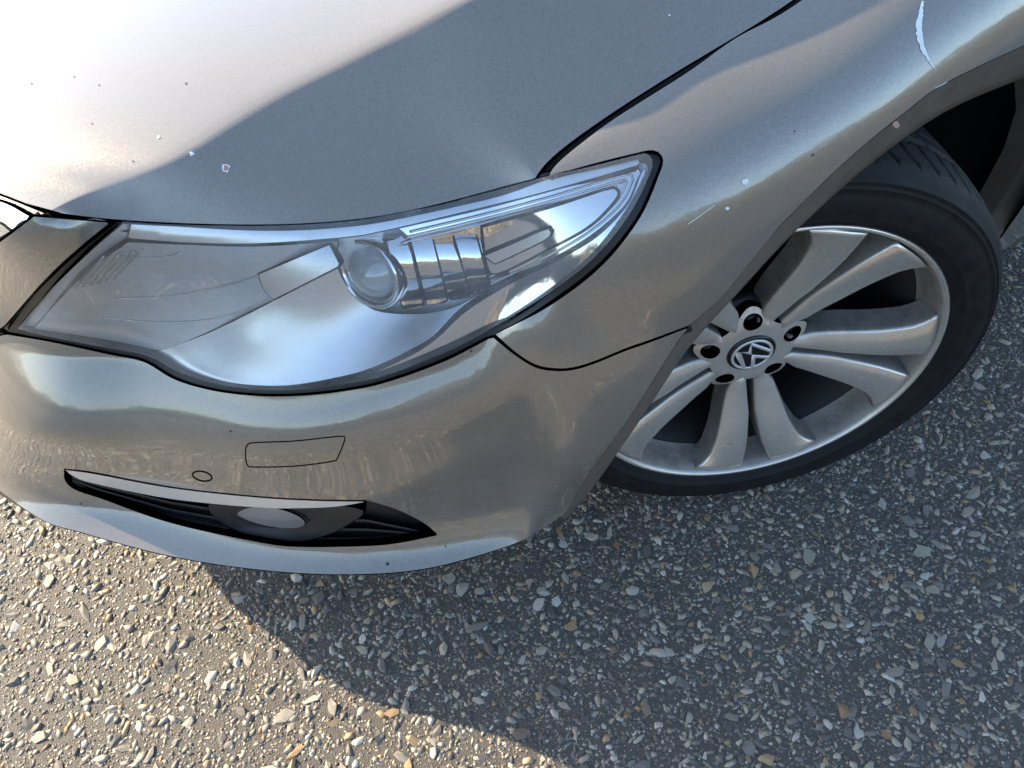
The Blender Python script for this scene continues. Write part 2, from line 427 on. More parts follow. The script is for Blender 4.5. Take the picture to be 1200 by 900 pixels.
def hood_grid(nt=150, na=46, nb=40):
    fa = np.linspace(0, 1, na); fb = np.linspace(0, 1, nb)
    O, C, Ce = np.array(OUT), np.array(CRE), np.array(CEN); t = np.linspace(0, len(O) - 1, nt)
    kc = 5                                       # the outer line has its corner at station 5
    a = natspline(O[:kc + 1], t[t <= kc]); b = natspline(O[kc:], t[t > kc] - kc); o = np.vstack([a, b]); Os = O.copy(); Os[5] = O[5] * .7 + (O[4] + (O[7] - O[4]) * .36) * .3; Os[6] = Os[5] + (O[7] - Os[5]) * .45; os_ = natspline(Os, t); c = natspline(C, t); e = natspline(Ce, t)
    G = np.empty((nt, na + nb - 1, 3))
    for i in range(nt):
        q = np.empty((na, 3)); q[:, 0] = c[i, 0] * fa; q[:, 1] = e[i, 1] + (c[i, 1] - e[i, 1]) * fa ** 2; q[:, 2] = e[i, 2] + (c[i, 2] - e[i, 2]) * fa ** 2
        G[i, :na] = q
        r = c[i] + (os_[i] - c[i]) * fb[:, None] + (o[i] - os_[i]) * (fb ** 6)[:, None]
        G[i, na:] = r[1:]
    # soften the crease by averaging across it
    for _ in range(1):
        H = G.copy(); H[:, na - 3:na + 2] = (G[:, na - 4:na + 1] + 2 * G[:, na - 3:na + 2] + G[:, na - 2:na + 3]) / 4; G = H
    return G
HG = hood_grid()
def make_hood():
    nt, nl = HG.shape[:2]; V = HG.reshape(-1, 3); F = grid_faces(nt, nl)
    full = []
    for q in F: full += [(q[0], q[1], q[2]), (q[0], q[2], q[3])]
    N = vnormals(V, np.array(full))
    if N[:, 2].mean() < 0: full = [f[::-1] for f in full]
    # right half mirrored: weld along the centre line
    m = len(V); idx = np.arange(m).reshape(nt, nl); VR = V.copy(); VR[:, 0] *= -1
    remap = {m + idx[i, 0]: idx[i, 0] for i in range(nt)}
    V2 = np.vstack([V, VR]); F2 = full + [tuple(remap.get(k + m, k + m) for k in f[::-1]) for f in full]
    b = list(idx[0, ::1]) + list(idx[1:, -1]) + list(idx[-1, -2::-1]) 
    ring = list(m + idx[0, :0:-1]) + list(idx[0, :]) + list(idx[1:, -1]) + list(idx[-1, -2::-1]) + list(m + idx[-1, 1:]) + list(m + idx[-2:0:-1, -1])
    V3, F3, N3 = flange(V2, F2, [ring], .0016, .014)
    return obj('hood', V3, F3, M['paint'], car, normals=N3)
make_hood()

# --- outlines of the front corner, as they meet on the body form
def pj(*pts): return [tuple(q) for q in proj(np.array(pts))]
edge0 = MG[2]                                     # close to the centre line
LEFT = pj(*[edge0[int(k)] for k in np.linspace(0, NV * 5.6 / 9, 9)])
LAMP = [(138, 259, 1), (100, 288), (58, 326), (30, 356), (7, 389, 1), (60, 400), (130, 415), (168, 423), (205, 444), (250, 457), (300, 463), (350, 463), (400, 458), (450, 448), (520, 423), (576, 396), (642, 356), (702, 310), (746, 256), (769, 206), (775, 186), (765, 175), (742, 178), (690, 191), (640, 201, 1), (570, 219), (450, 246), (380, 255), (300, 258), (220, 256)]
LENS = [(145, 260, 1), (108, 292), (68, 330), (42, 360), (21, 385, 1), (65, 395), (130, 408), (174, 417), (213, 437), (258, 450), (305, 456), (350, 456), (400, 450), (450, 440), (515, 415), (570, 388), (635, 349), (695, 303), (737, 252), (760, 207), (764, 189), (757, 180.5), (738, 184), (690, 196), (640, 207), (570, 226.5), (450, 253.5), (380, 262), (300, 265), (220, 263)]
LIP = [(40, 603.5), (100, 625), (200, 651.5), (300, 667), (400, 673), (500, 666), (600, 638), (640, 617)]
CREASE = [(658, 606), (668, 592), (680, 571), (698, 543), (737, 490), (765, 446), (793, 402)]
OPEN = [(75, 549, 1), (110, 553), (200, 570), (300, 581), (370, 585), (430, 586, 1), (465, 597), (497, 613), (514, 627, 1), (470, 636), (430, 640), (350, 641), (300, 635), (200, 613), (120, 585), (88, 574), (76, 563)]
WASH = [(289, 521), (298, 518), (345, 516), (392, 511), (404, 511), (404, 518), (397, 535), (391, 541), (345, 547), (297, 548), (289, 545), (287, 532)]
def ell(cx, cy, a, b, rot, n=24):
    t = np.linspace(0, 2 * math.pi, n, endpoint=False); c, s = math.cos(R(rot)), math.sin(R(rot))
    return np.c_[cx + a * np.cos(t) * c - b * np.sin(t) * s, cy + a * np.cos(t) * s + b * np.sin(t) * c]
SENS = ell(237, 558, 12.5, 6.5, 12)
SEAM = [(807, 384), (760, 402), (734, 411), (700, 425), (675, 433), (653, 435), (628, 431), (603, 416), (577, 395)]
lo_edge = [p for p in LAMP if p[1] > 392 and 7 < p[0] <= 577]
bump_out = [(*LEFT[0], 1)] + [(*pj(MG[int(NU / 11 * .5), 0])[0],)] + LIP + [(654, 607, 1)] + CREASE + [(*SEAM[0], 1)] + SEAM[1:-1] + [(*SEAM[-1], 1)] \
    + [(p[0], p[1] + 1) for p in lo_edge[::-1][1:]] + [(7, 392, 1), (-60, 398)] + [(*LEFT[-1], 1)] + LEFT[-2:0:-1]
def grow(L, d):
    c = np.asarray(L, float); t = np.roll(c, -1, 0) - np.roll(c, 1, 0); t /= np.maximum(np.linalg.norm(t, axis=1), 1e-9)[:, None]
    n = np.c_[t[:, 1], -t[:, 0]]; ar = 0.5 * np.sum(c[:, 0] * np.roll(c[:, 1], -1) - np.roll(c[:, 0], -1) * c[:, 1])
    return c + n * d * np.sign(ar)
fend_arch = [(845, 349), (873, 315), (900, 282), (920, 258), (995, 185), (1062, 130), (1108, 97), (1200, 53)]
ARCH3 = [(.905, .12 + .0, .718)] + [(.905 - max(0, (.5 - z)) * .06, y, z) for y, z in [(.20, .684), (.28, .622), (.345, .545), (.385, .46), (.405, .37), (.408, .24)]]
ARCH_PX = resample(np.array([p[:2] for p in CREASE] + [(807, 384)] + fend_arch + pj(*ARCH3), float), 5)
def at_arch(q):
    d = np.min(np.linalg.norm(np.asarray(q)[:, None] - ARCH_PX[None], axis=2), axis=1); return np.where(d < 10, .0006, .012)
bumper = panel('bumper', [loop(bump_out, 6), loop(OPEN, 5), loop(WASH, 4), SENS], M['paint'], car, sp=7, depth=at_arch, fine=(resample(np.array([(-70, 404)] + lo_edge + [(576, 396)], float) + [0, 16], 6), 22, 3.2))
panel('washer_cover', [grow(loop(WASH, 4), -1.6)], M['paint'], car, sp=9, roll=.0006)
panel('parking_sensor', [grow(SENS, -2.0)], M['paint'], car, sp=4, roll=.001)
fend_out = [(580.8, 391.8, 1), (605, 413), (629, 427.5), (654, 431.6), (675, 429.6), (700, 421.6), (734, 407.6), (760, 398.6), (808, 381, 1)] + fend_arch + pj(*ARCH3) \
    + [(*pj((.885, .412, .215))[0], 1), (*pj((.885, .84, .215))[0], 1), (*pj((.925, .84, .69))[0],), (*pj((.765, .84, .930))[0], 1)] \
    + pj((.779, .38, .8795), (.790, .06, .8245)) + [(936, 3), (862, 45), (804, 86), (722, 138), (676, 172), (652, 193), (642, 207, 1), (690, 193), (742, 180), (766, 176), (777, 186), (772, 206), (749, 257), (705, 312), (645, 358)]
fender = panel('fender', [loop(fend_out, 6)], M['paint'], car, sp=9, depth=at_arch)

# the turned-in flange of the wheel arch
cr_px = resample(np.array([p[:2] for p in CREASE] + [(807, 384)] + fend_arch, float), 8)
tt = np.gradient(cr_px, axis=0); tt /= np.linalg.norm(tt, axis=1)[:, None]
wid = np.interp(cr_px[:, 0], [658, 668, 682, 700, 737, 800, 873, 905, 950, 1062, 1108, 1200], [7, 15, 16, 14, 15, 14, 14, 17, 20, 25, 29, 37])
in_px = cr_px + np.c_[-tt[:, 1], tt[:, 0]] * wid[:, None]
c3 = on_body(cr_px)
def at_x(px, x): 
    d = ray(px); return CPOS + (x - CPOS[0]) / d[0] * d
Lr = lambda c: np.r_[0, np.cumsum(np.linalg.norm(np.diff(c, axis=0), axis=1))]
inn = np.array([at_x(q, p[0] - .020) for p, q in zip(c3, in_px)])
for _ in range(40): inn[1:-1] = (inn[:-2] + 2 * inn[1:-1] + inn[2:]) / 4
tail3 = np.array(ARCH3 + [(.885, .408, .215)]); tail_in = tail3 * 1.0; tail_in[:, 0] -= .022
for k, (x, y, z) in enumerate(tail3):
    r = math.hypot(y, z - .32); s = (r - .022) / r; tail_in[k, 1] = y * s; tail_in[k, 2] = .32 + (z - .32) * s
C0 = np.vstack([c3, tail3[1:]]); C1 = np.vstack([inn, tail_in[1:]])
c0r = resample(C0, .012); 
C1r = np.stack([np.interp(np.linspace(0, 1, len(c0r)), np.linspace(0, 1, len(C1)), C1[:, k]) for k in range(3)], 1)
la = Lr(C0) / Lr(C0)[-1]; lb = np.linspace(0, 1, len(c0r)); C1r = np.stack([np.interp(lb, la, C1[:, k]) for k in range(3)], 1)
Vf = []; 
for a, b in zip(c0r, C1r):
    d = b - a; Vf += [a + np.array([-.0016, 0, 0]) * 1.0 + d * t for t in (0.02, .25, .5, .75, 1.0)]
    Vf += [b + np.array([-.004, 0, 0]), b + np.array([-.03, 0, 0]) + d * .15]
arch_flange = obj('arch_flange', Vf, grid_faces(len(c0r), 7), simple('dusty_arch_edge', (.15, .125, .10), .5, .2, .35, vary=.35), car)
# liner of the wheel arch: from the flange inwards and over the wheel
Vl = []; cen = np.array([0, .0, .32])
for b in C1r:
    r = np.array([0, b[1], b[2] - .32]); r /= np.linalg.norm(r)
    for x, g in ((-.018, .004), (-.035, .045), (-.12, .06), (-.25, .06), (-.36, .05), (-.40, -.10), (-.40, -.26)):
        p = b + np.array([x, 0, 0]) + r * g * np.array([0, 1, 1]) * np.clip((b[2] - .24) / .2, 0, 1); p[2] = max(p[2], .20); Vl.append(p)
obj('arch_liner', Vl, grid_faces(len(C1r), 7), M['liner'], car)

# black tubes behind the shut lines, standing for the shade in the gaps
def gap_strip(name, px, depth, r):
    P = on_body(resample(np.array(px, float), 10)); D = P - CPOS; D /= np.linalg.norm(D, axis=1)[:, None]
    mb = MB(); tube(mb, P + D * depth, r, 8); return mb.obj(name, M['gap'], car)
gap_strip('seam_shade', [(808, 381)] + [(p[0], p[1] - 2) for p in SEAM[1:]] , .014, .007)
gap_strip('seam_shade', [(640, 207), (650, 191), (674, 169), (720, 134), (802, 83), (862, 42), (934, 3)], .016, .009)
gap_strip('seam_shade', [(40, 250), (138, 262), (220, 266), (300, 268), (380, 265), (450, 256), (570, 229), (636, 211)], .032, .010)
gap_strip('washer_gap_shade', [tuple(p) for p in loop(WASH, 8)] + [WASH[0]], .016, .006)
gap_strip('sensor_gap_shade', [tuple(p) for p in SENS] + [tuple(SENS[0])], .012, .004)

# --- headlight
lamp = empty('headlight', (0, 0, 0), car)
panel('lamp_gasket', [grow(loop(LAMP, 5), -1.2), loop(LENS, 5)], M['rubber'], lamp, sp=6, roll=.0012, depth=.02, push=.004)
def lens_material():
    m, nt, p = mat('clear_lens'); nt.nodes.remove(p); out = nt.nodes['Material Output']; co = coords(nt)
    tr = node(nt, 'ShaderNodeBsdfTransparent'); tr.inputs[0].default_value = (.98, .985, .99, 1)
    gl = node(nt, 'ShaderNodeBsdfGlossy'); gl.inputs['Roughness'].default_value = 0.03
    fr = node(nt, 'ShaderNodeFresnel'); fr.inputs['IOR'].default_value = 1.5
    m1 = node(nt, 'ShaderNodeMixShader'); nt.links.new(fr.outputs[0], m1.inputs[0]); nt.links.new(tr.outputs[0], m1.inputs[1]); nt.links.new(gl.outputs[0], m1.inputs[2])
    df = node(nt, 'ShaderNodeBsdfDiffuse'); df.inputs[0].default_value = (.72, .72, .71, 1)
    # dust, fine scratches and road film
    a = ramp(nt, noise(nt, co, 9, 6, .7), [(.35, (.07,) * 3), (.75, (.25,) * 3)])
    b = ramp(nt, noise(nt, co, 520, 2, .5), [(.62, (0,) * 3), (.72, (.35,) * 3)])
    f = math_(nt, 'ADD', a, math_(nt, 'MULTIPLY', b, .5), clamp=True)
    m2 = node(nt, 'ShaderNodeMixShader'); nt.links.new(f, m2.inputs[0]); nt.links.new(m1.outputs[0], m2.inputs[1]); nt.links.new(df.outputs[0], m2.inputs[2])
    nt.links.new(m2.outputs[0], out.inputs[0]); return m
M['lens'] = lens_material()
V, F, B, N = surf_mesh([loop(LENS, 5)], 8, push_n=.0008); V, F, N = flange(V, F, B, .001, .006, N=N); obj('lens', V, F, M['lens'], lamp, normals=N)
def piece(name, lp, depth, m, sp=6, roll=.0012, ret=.008, step=5, **kw):
    V, F, B, N = surf_mesh([loop(lp, step) if isinstance(lp, list) else lp], sp, push=depth); V, F, N = flange(V, F, B, roll, ret, N=N); return obj(name, V, F, m, lamp, normals=N)
HB = tps([(146, 263), (60, 340), (21, 385), (174, 417), (258, 450), (350, 456), (450, 440), (570, 388), (692, 301), (755, 206), (640, 209), (450, 257), (300, 269), (260, 345), (150, 340), (400, 350), (560, 310), (680, 240)],
         [.02, .025, .022, .03, .03, .03, .03, .03, .03, .03, .03, .03, .03, .062, .040, .07, .06, .045])
piece('lamp_housing', grow(loop(LENS, 5), 1.0), HB, M['grey_reflector'], ret=.002)
piece('upper_strip', [(154, 263, 1), (220, 266), (300, 268), (400, 263.5), (455, 255), (570, 229), (645, 209), (735, 186), (748, 187), (749, 193, 1), (640, 224), (560, 244), (450, 270), (400, 278), (300, 285), (220, 284), (150, 279, 1)], .012, M['chrome_soft'])
DB = tps([(150, 284), (300, 288), (394, 284), (240, 390), (185, 409), (40, 387), (75, 345), (110, 312), (250, 330), (150, 350), (320, 330), (370, 300)],
         [.020, .026, .040, .032, .020, .016, .016, .018, .044, .030, .042, .046])
piece('main_reflector', [(150, 284, 1), (220, 287), (300, 289), (396, 283, 1), (392, 296), (360, 322), (325, 350), (240, 391), (188, 411, 1), (120, 400), (38, 387, 1), (75, 346), (110, 313)], DB, M['grey_reflector'])
DC = tps([(178, 414), (245, 391), (325, 351), (392, 296), (402, 325), (445, 363), (490, 366), (540, 358), (510, 391), (440, 430), (330, 451), (220, 434), (300, 400), (400, 395), (370, 350)],
         [.018, .030, .045, .055, .052, .045, .035, .028, .016, .014, .013, .015, .024, .034, .045])
piece('lamp_bezel', [(176, 415, 1), (245, 390), (325, 350), (362, 323), (393, 294, 1), (397, 318), (412, 342), (440, 364), (490, 368), (530, 361), (560, 346, 1), (535, 365), (508, 393), (480, 410), (440, 429), (400, 441), (330, 452), (260, 447), (220, 435), (198, 424)], DC, M['chrome_soft'])
piece('lower_bezel', [(330, 456, 1), (400, 447), (440, 436), (485, 415), (513, 396), (548, 364), (600, 332), (660, 302), (702, 276), (736, 240), (750, 207), (756, 196, 1), (754, 207), (731, 249), (691, 299), (633, 346), (569, 386), (514, 413), (450, 438), (400, 448)], .011, M['chrome'])
piece('side_reflector', [(468, 268, 1), (560, 247), (640, 226), (735, 199), (748, 199), (749, 207), (734, 238), (698, 271), (655, 298), (600, 326), (560, 345, 1), (520, 310)], .024, M['chrome'])
piece('side_reflector_insert', [(566, 267, 1), (650, 243), (708, 224), (722, 223), (720, 234), (690, 264), (642, 291), (586, 319), (572, 312)], .017, M['chrome'], roll=.003)
piece('side_marker_plate', [(568, 300, 1), (606, 284), (638, 270), (645, 271), (641, 279), (612, 294), (580, 309, 1)], .0125, M['chrome_soft'], roll=.002, sp=4)
EL = np.array([(480, 272), (560, 253), (640, 232), (728, 206), (741, 207), (741, 212), (728, 238), (696, 268), (654, 294), (600, 321), (566, 337)], float)
for d_ in (0, 7, 13):                             # fine raised lines nested round the lamp's tip
    q = resample(cr(EL + np.c_[np.full(len(EL), -d_ * .8), np.interp(np.arange(len(EL)), [0, 3, 5, 10], [d_, d_, 0, -d_])], 6), 6); P = on_body(q); D = P - CPOS; D /= np.linalg.norm(D, axis=1)[:, None]
    mb = MB(); tube(mb, P + D * (.0225 - .002 * (d_ > 10)), .0011, 8); mb.obj('reflector_rib', M['chrome'], lamp)
fx = [(452, 458, 484), (480, 484, 507), (506, 508, 530), (531, 532, 553), (554, 554, 572)]
for k, (xt, _, xe) in enumerate(fx):             # stepped chrome fins beside the projector
    top = 277 - 2 * k; bot = 364 - 6 * k; w = 25
    lp = [(xt, top, 1), (xt + w, top - 1, 1), (xt + w + 10, (top + bot) / 2), (xt + w + 19, bot - 4, 1), (xt + 21, bot, 1), (xt + 11, (top + bot) / 2)]
    dk = .030 - .004 * (k % 2)
    piece('indicator_fin', lp, (lambda q, a=top, b=bot, d=dk: d - .012 * np.sin(np.pi * np.clip((q[:, 1] - a) / (b - a), 0, 1)) + .004 * (k == 0)), M['chrome'], sp=5, roll=.002, ret=.01)
piece('daylight_block', [(303, 322, 1), (386, 287, 1), (398, 311, 1), (320, 351, 1), (309, 338)], lambda q: .026 + .009 * (1 - (q[:, 1] - (322 - .42 * (q[:, 0] - 303))) / 29), M['chrome_soft'], roll=.002)
for px in ([(135, 350), (200, 347), (260, 336), (312, 320)], [(120, 372), (190, 378), (260, 372), (330, 345)], [(135, 300), (180, 303), (215, 296)]):
    q = resample(cr(px, 6), 6); P = on_body(q); D = P - CPOS; D /= np.linalg.norm(D, axis=1)[:, None]
    mb = MB(); tube(mb, P + D * (DB(q) - .002)[:, None], .0008, 6); mb.obj('reflector_rib', M['chrome_soft'], lamp)
for k in range(6):
    a = np.array([(88 + 9 * k, 338 - 2 * k), (122 + 9 * k, 300 - 1.5 * k)], float); q = resample(a, 6); P = on_body(q); D = P - CPOS; D /= np.linalg.norm(D, axis=1)[:, None]
    mb = MB(); tube(mb, P + D * (DB(q) - .003)[:, None], .0009, 6); mb.obj('reflector_rib', M['chrome_soft'], lamp)
# projector: a glass ball lens in a chrome ring, facing forwards
M['bulb_glass'] = simple('projector_glass', (.52, .55, .57), .06, 0.2, .9)
pc = on_body(np.array([(436, 318)]))[0]; pd = (pc - CPOS) / np.linalg.norm(pc - CPOS); pc = pc + pd * .045
ax = np.array([.42, -.86, .30]); ax /= np.linalg.norm(ax); e1 = np.cross(ax, [0, 0, 1]); e1 /= np.linalg.norm(e1); e2 = np.cross(e1, ax)
def turned(name, prof, m, parent, c=pc, n=48):
    V = []
    for i in range(n):
        t = 2 * math.pi * i / n
        for r, x in prof: V.append(c + ax * x + (e1 * math.cos(t) + e2 * math.sin(t)) * r)
    return obj(name, V, grid_faces(n, len(prof), True), m, parent)
turned('projector_lens', [(.0005, .018), (.010, .0165), (.020, .011), (.026, .004), (.028, -.004)], M['bulb_glass'], lamp)
turned('projector_ring', [(.028, -.006), (.029, .004), (.031, .008), (.035, .009), (.0365, .007), (.0375, 0), (.0375, -.03)], M['chrome'], lamp)

# --- lower air opening with the fog lamp
intake = empty('fog_grille', (0, 0, 0), car)
def ipiece(name, lp, depth, m, sp=6, roll=.0012, ret=.008, step=5):
    V, F, B, N = surf_mesh([loop(lp, step) if isinstance(lp, list) else lp], sp, push=depth); V, F, N = flange(V, F, B, roll, ret, N=N); return obj(name, V, F, m, intake, normals=N)
ipiece('grille_back', grow(loop(OPEN, 6), 5), .048, M['plastic'])
def lerp_px(t, x):
    """a line across the opening at height fraction t"""
    up = np.interp(x, [75, 200, 300, 430, 514], [549, 570, 581, 586, 626]); dn = np.interp(x, [75, 120, 200, 300, 350, 430, 514], [563, 585, 613, 635, 641, 640, 627]); return up + (dn - up) * t
for t in (.42, .62, .82):
    for x0, x1 in ((84, 268), (372, 500 - 18 * (t - .4))):
        xs = np.linspace(x0, x1, 24); q = np.c_[xs, lerp_px(t, xs)]; q2 = np.c_[xs, lerp_px(t, xs) + 2.5]
        P = on_body(q); D = P - CPOS; D /= np.linalg.norm(D, axis=1)[:, None]; P2 = on_body(q2)
        V = []
        for a, d, b in zip(P, D, P2):
            V += [a + d * .044, a + d * .024, a + d * .023 + [0, 0, -.001], b + d * .024 + [0, 0, -.002], b + d * .044]
        obj('slat', V, grid_faces(len(P), 5), M['plastic'], intake)
ipiece('fog_surround', [(244, 592), (262, 588), (300, 590), (345, 589), (392, 592), (426, 599), (412, 612), (385, 626), (345, 635), (300, 630), (268, 617), (250, 604)], lambda q: .016 + .020 * np.exp(-(((q[:, 0] - 325) / 50) ** 2 + ((q[:, 1] - 607) / 14) ** 2)), M['plastic'], roll=.003)
M['fog_glass'] = simple('fog_lamp_glass', (.26, .25, .235), .16, 0.2, .6)
ipiece('fog_lamp', ell(316, 605.5, 42, 11, 11, 36), lambda q: .024 - .008 * np.clip(1 - ((q[:, 0] - 317) / 44) ** 2 - ((q[:, 1] - 606) / 16) ** 2, 0, 1), M['fog_glass'], sp=5)
ipiece('fog_lamp_rim', [tuple(p) for p in ell(318, 608, 49, 16, 11, 30)], .026, M['gap'])
ipiece('chrome_strip', [(77, 551, 1), (110, 555.5), (200, 572), (300, 583), (370, 587), (428, 588, 1), (395, 593.5), (350, 595.5), (300, 594.5), (200, 584.5), (110, 566.5), (86, 558)], lambda q: .006 + .0006 * np.sin(q[:, 1] * 2.2 - q[:, 0] * .2), simple('ribbed_trim', (.84, .80, .74), .38, .5), sp=4)

# --- grille surround and grille at the nose
tl = [(40, 254, 1), (128, 261, 1), (95, 288), (55, 325), (3, 384, 1), (-60, 392), (-110, 398, 1), (-85, 345), (-40, 312), (0, 284)]
g0 = np.array([(-110, 398), (-85, 345), (-40, 312), (0, 284), (40, 254)], float); 
def lift(q):
    d = np.min(np.linalg.norm(q[:, None] - resample(g0, 6)[None], axis=2), axis=1); return -.065 * np.clip(1 - d / 105, 0, 1)
panel('headlight_trim', [loop(tl, 5)], M['paint'], car, sp=7, push=lift)

V, F, B, N = surf_mesh([loop([(-70, 226, 1), (-2, 236), (35, 254, 1), (0, 280), (-70, 330, 1)], 6)], 8, push=-.012); V, F, N = flange(V, F, B, .003, .03, N=N); obj('grille_frame', V, F, M['chrome'], car, normals=N)

V, F, B, N = surf_mesh([loop([(-80, 203, 1), (-2, 229), (52, 250, 1), (36, 255, 1), (-2, 239), (-80, 220, 1)], 5)], 6, push=-.004); V, F, N = flange(V, F, B, .003, .02, N=N); obj('grille_lip', V, F, M['paint'], car, normals=N)
# --- marks in the paint
M['primer'] = simple('bare_primer', (.78, .78, .76), .8, bump_s=.5, bump_scale=900)
M['chip_brown'] = simple('chipped_paint', (.42, .25, .17), .8, bump_s=.5)
M['fly'] = simple('dark_speck', (.03, .028, .025), .7)
HBV = BVHTree.FromPolygons([tuple(p) for p in HG.reshape(-1, 3)], grid_faces(*HG.shape[:2]))
def mark(name, px, m, bvh, up=.0005):
    P = []
    for p in px:
        h = bvh.ray_cast(CO, Vector(ray(p)))
        if h[0] is None: return None
        n = h[1] if h[1].dot(CO - h[0]) > 0 else -h[1]; P.append(np.array(h[0] + n * up))
    c = np.mean(P, 0) + (CPOS - np.mean(P, 0)) * .0003; n = len(P)
    return obj(name, P + [c], [(i, (i + 1) % n, n) for i in range(n)], m, car, smooth=False)
L_ = cr([(1080.5, 1), (1076, 18), (1074.5, 36), (1078, 55), (1086.5, 70), (1096.5, 83)], 6); R_ = cr([(1082.5, 1), (1081.5, 18), (1080.5, 36), (1084, 54), (1089.5, 69), (1097.5, 83)], 6)
jit = RNG.normal(0, .8, (len(L_), 2)); L2 = L_ + jit * [1, 0]; R2 = R_ + RNG.normal(0, .55, (len(R_), 2)) * [1, 0]
pp = on_body(np.vstack([L2, (L2 + R2) / 2, R2])); pp += (CPOS - pp) * .0007; n_ = len(L2)
obj('paint_scratch', pp, grid_faces(3, n_), M['primer'], car, smooth=False)
def blob(x, y, r, n=11): return [(x + r * RNG.uniform(.6, 1.25) * math.cos(a), y + r * RNG.uniform(.6, 1.2) * math.sin(a)) for a in np.linspace(0, 2 * math.pi, n, endpoint=False)]
for x, y, r, m in ((265, 197, 5.2, 'primer'), (265, 197, 3.4, 'chip_brown'), (225, 180, 2.8, 'primer'), (186, 161, 2, 'primer'), (37, 98, 1, 'fly'), (87, 90, 1, 'fly'), (116, 100, 1, 'fly'), (218, 98, 1.3, 'fly'), (108, 145, 1, 'fly'), (156, 189, 1.2, 'fly'), (784, 18, 1.3, 'primer')):
    mark('paint_chip', blob(x, y, r), M[m], HBV, .0005 + (.0003 if m == 'chip_brown' else 0))
for x, y, r, m in ((873, 213, 4.0, 'primer'), (852, 244, 2.2, 'primer'), (1050, 146, 4.2, 'chip_brown'), (952, 182, 1.3, 'fly'), (953, 181, .9, 'fly'), (931, 154, 1, 'fly'), (552, 411, 1.6, 'fly'), (454, 661, 2.2, 'fly'), (522, 640, 1.2, 'fly'), (95, 590, 1.3, 'fly'), (270, 505, 1.3, 'fly')):
    mark('paint_chip', blob(x, y, r), M[m], BV)
for a, b in (((806, 263), (838, 240)), ((1096, 103), (1110, 96))):
    q = cr([a, ((a[0] + b[0]) / 2 - 1, (a[1] + b[1]) / 2 + 1), b], 5); P = on_body(q); P += (CPOS - P) * .0004; mb = MB(); tube(mb, P, .00035, 4); mb.obj('paint_scratch', M['primer'], car)

# --- wheel: local X is the axle pointing outwards
nh = WHEEL_N / np.linalg.norm(WHEEL_N); hh = np.cross([0, 0, 1], nh); hh /= np.linalg.norm(hh); uu = np.cross(nh, hh)
wheel = empty('wheel', WHEEL_C, car)
wm = np.eye(4); wm[:3, 0] = nh; wm[:3, 1] = hh; wm[:3, 2] = uu; wm[:3, 3] = WHEEL_C; wheel.matrix_world = Matrix(wm.tolist())
def alloy_material():
    m, nt, p = mat('silver_alloy'); co = coords(nt)
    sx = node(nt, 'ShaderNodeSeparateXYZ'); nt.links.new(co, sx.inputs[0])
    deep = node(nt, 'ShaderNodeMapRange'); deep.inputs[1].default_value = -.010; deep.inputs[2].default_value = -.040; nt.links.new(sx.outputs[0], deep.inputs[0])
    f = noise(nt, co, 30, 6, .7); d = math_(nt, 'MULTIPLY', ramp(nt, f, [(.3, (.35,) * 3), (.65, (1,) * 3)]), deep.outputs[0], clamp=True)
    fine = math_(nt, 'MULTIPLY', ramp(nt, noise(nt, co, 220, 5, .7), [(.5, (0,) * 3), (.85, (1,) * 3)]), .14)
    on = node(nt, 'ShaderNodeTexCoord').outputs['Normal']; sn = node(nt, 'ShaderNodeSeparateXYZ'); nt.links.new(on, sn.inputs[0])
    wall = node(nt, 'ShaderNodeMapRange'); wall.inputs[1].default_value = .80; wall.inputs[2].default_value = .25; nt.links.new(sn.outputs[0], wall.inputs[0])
    side_tone = math_(nt, 'MULTIPLY', wall.outputs[0], math_(nt, 'ADD', .45, math_(nt, 'MULTIPLY', f, .6)), clamp=True)  # spoke sides darker than their front faces
    d2 = math_(nt, 'ADD', math_(nt, 'MAXIMUM', math_(nt, 'MULTIPLY', d, .45), side_tone), fine, clamp=True)
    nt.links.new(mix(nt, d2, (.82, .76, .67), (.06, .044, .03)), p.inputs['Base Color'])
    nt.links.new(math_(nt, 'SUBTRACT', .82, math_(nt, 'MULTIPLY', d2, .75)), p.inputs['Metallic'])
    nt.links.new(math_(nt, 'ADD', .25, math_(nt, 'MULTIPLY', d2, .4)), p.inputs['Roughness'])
    nt.links.new(math_(nt, 'SUBTRACT', .5, math_(nt, 'MULTIPLY', d2, .42)), p.inputs['Specular IOR Level'])
    nt.links.new(bump(nt, noise(nt, co, 700, 3), .05, .0003), p.inputs['Normal'])
    return m
M['alloy'] = alloy_material()
def tyre_material():
    m, nt, p = mat('tyre_rubber'); co = coords(nt)
    f = noise(nt, co, 45, 7, .7); nt.links.new(mix(nt, ramp(nt, f, [(.4, (0,) * 3), (.8, (1,) * 3)]), (.005, .005, .0055), (.016, .0155, .015)), p.inputs['Base Color'])
    s3 = node(nt, 'ShaderNodeSeparateXYZ'); nt.links.new(co, s3.inputs[0])
    rad_ = math_(nt, 'SQRT', math_(nt, 'ADD', math_(nt, 'MULTIPLY', s3.outputs[1], s3.outputs[1]), math_(nt, 'MULTIPLY', s3.outputs[2], s3.outputs[2])))
    tr_ = node(nt, 'ShaderNodeMapRange'); tr_.inputs[1].default_value = .306; tr_.inputs[2].default_value = .317; nt.links.new(rad_, tr_.inputs[0])
    src_ = p.inputs['Base Color'].links[0].from_socket; nt.links.new(mix(nt, tr_.outputs[0], src_, mix(nt, f, (.012, .012, .0125), (.034, .033, .032))), p.inputs['Base Color'])
    nt.links.new(ramp(nt, f, [(.3, (.55,) * 3), (.8, (.8,) * 3)]), p.inputs['Roughness'])
    p.inputs['Specular IOR Level'].default_value = .28; nt.links.new(bump(nt, noise(nt, co, 300, 5), .25, .0006), p.inputs['Normal']); return m
M['tyre'] = tyre_material()
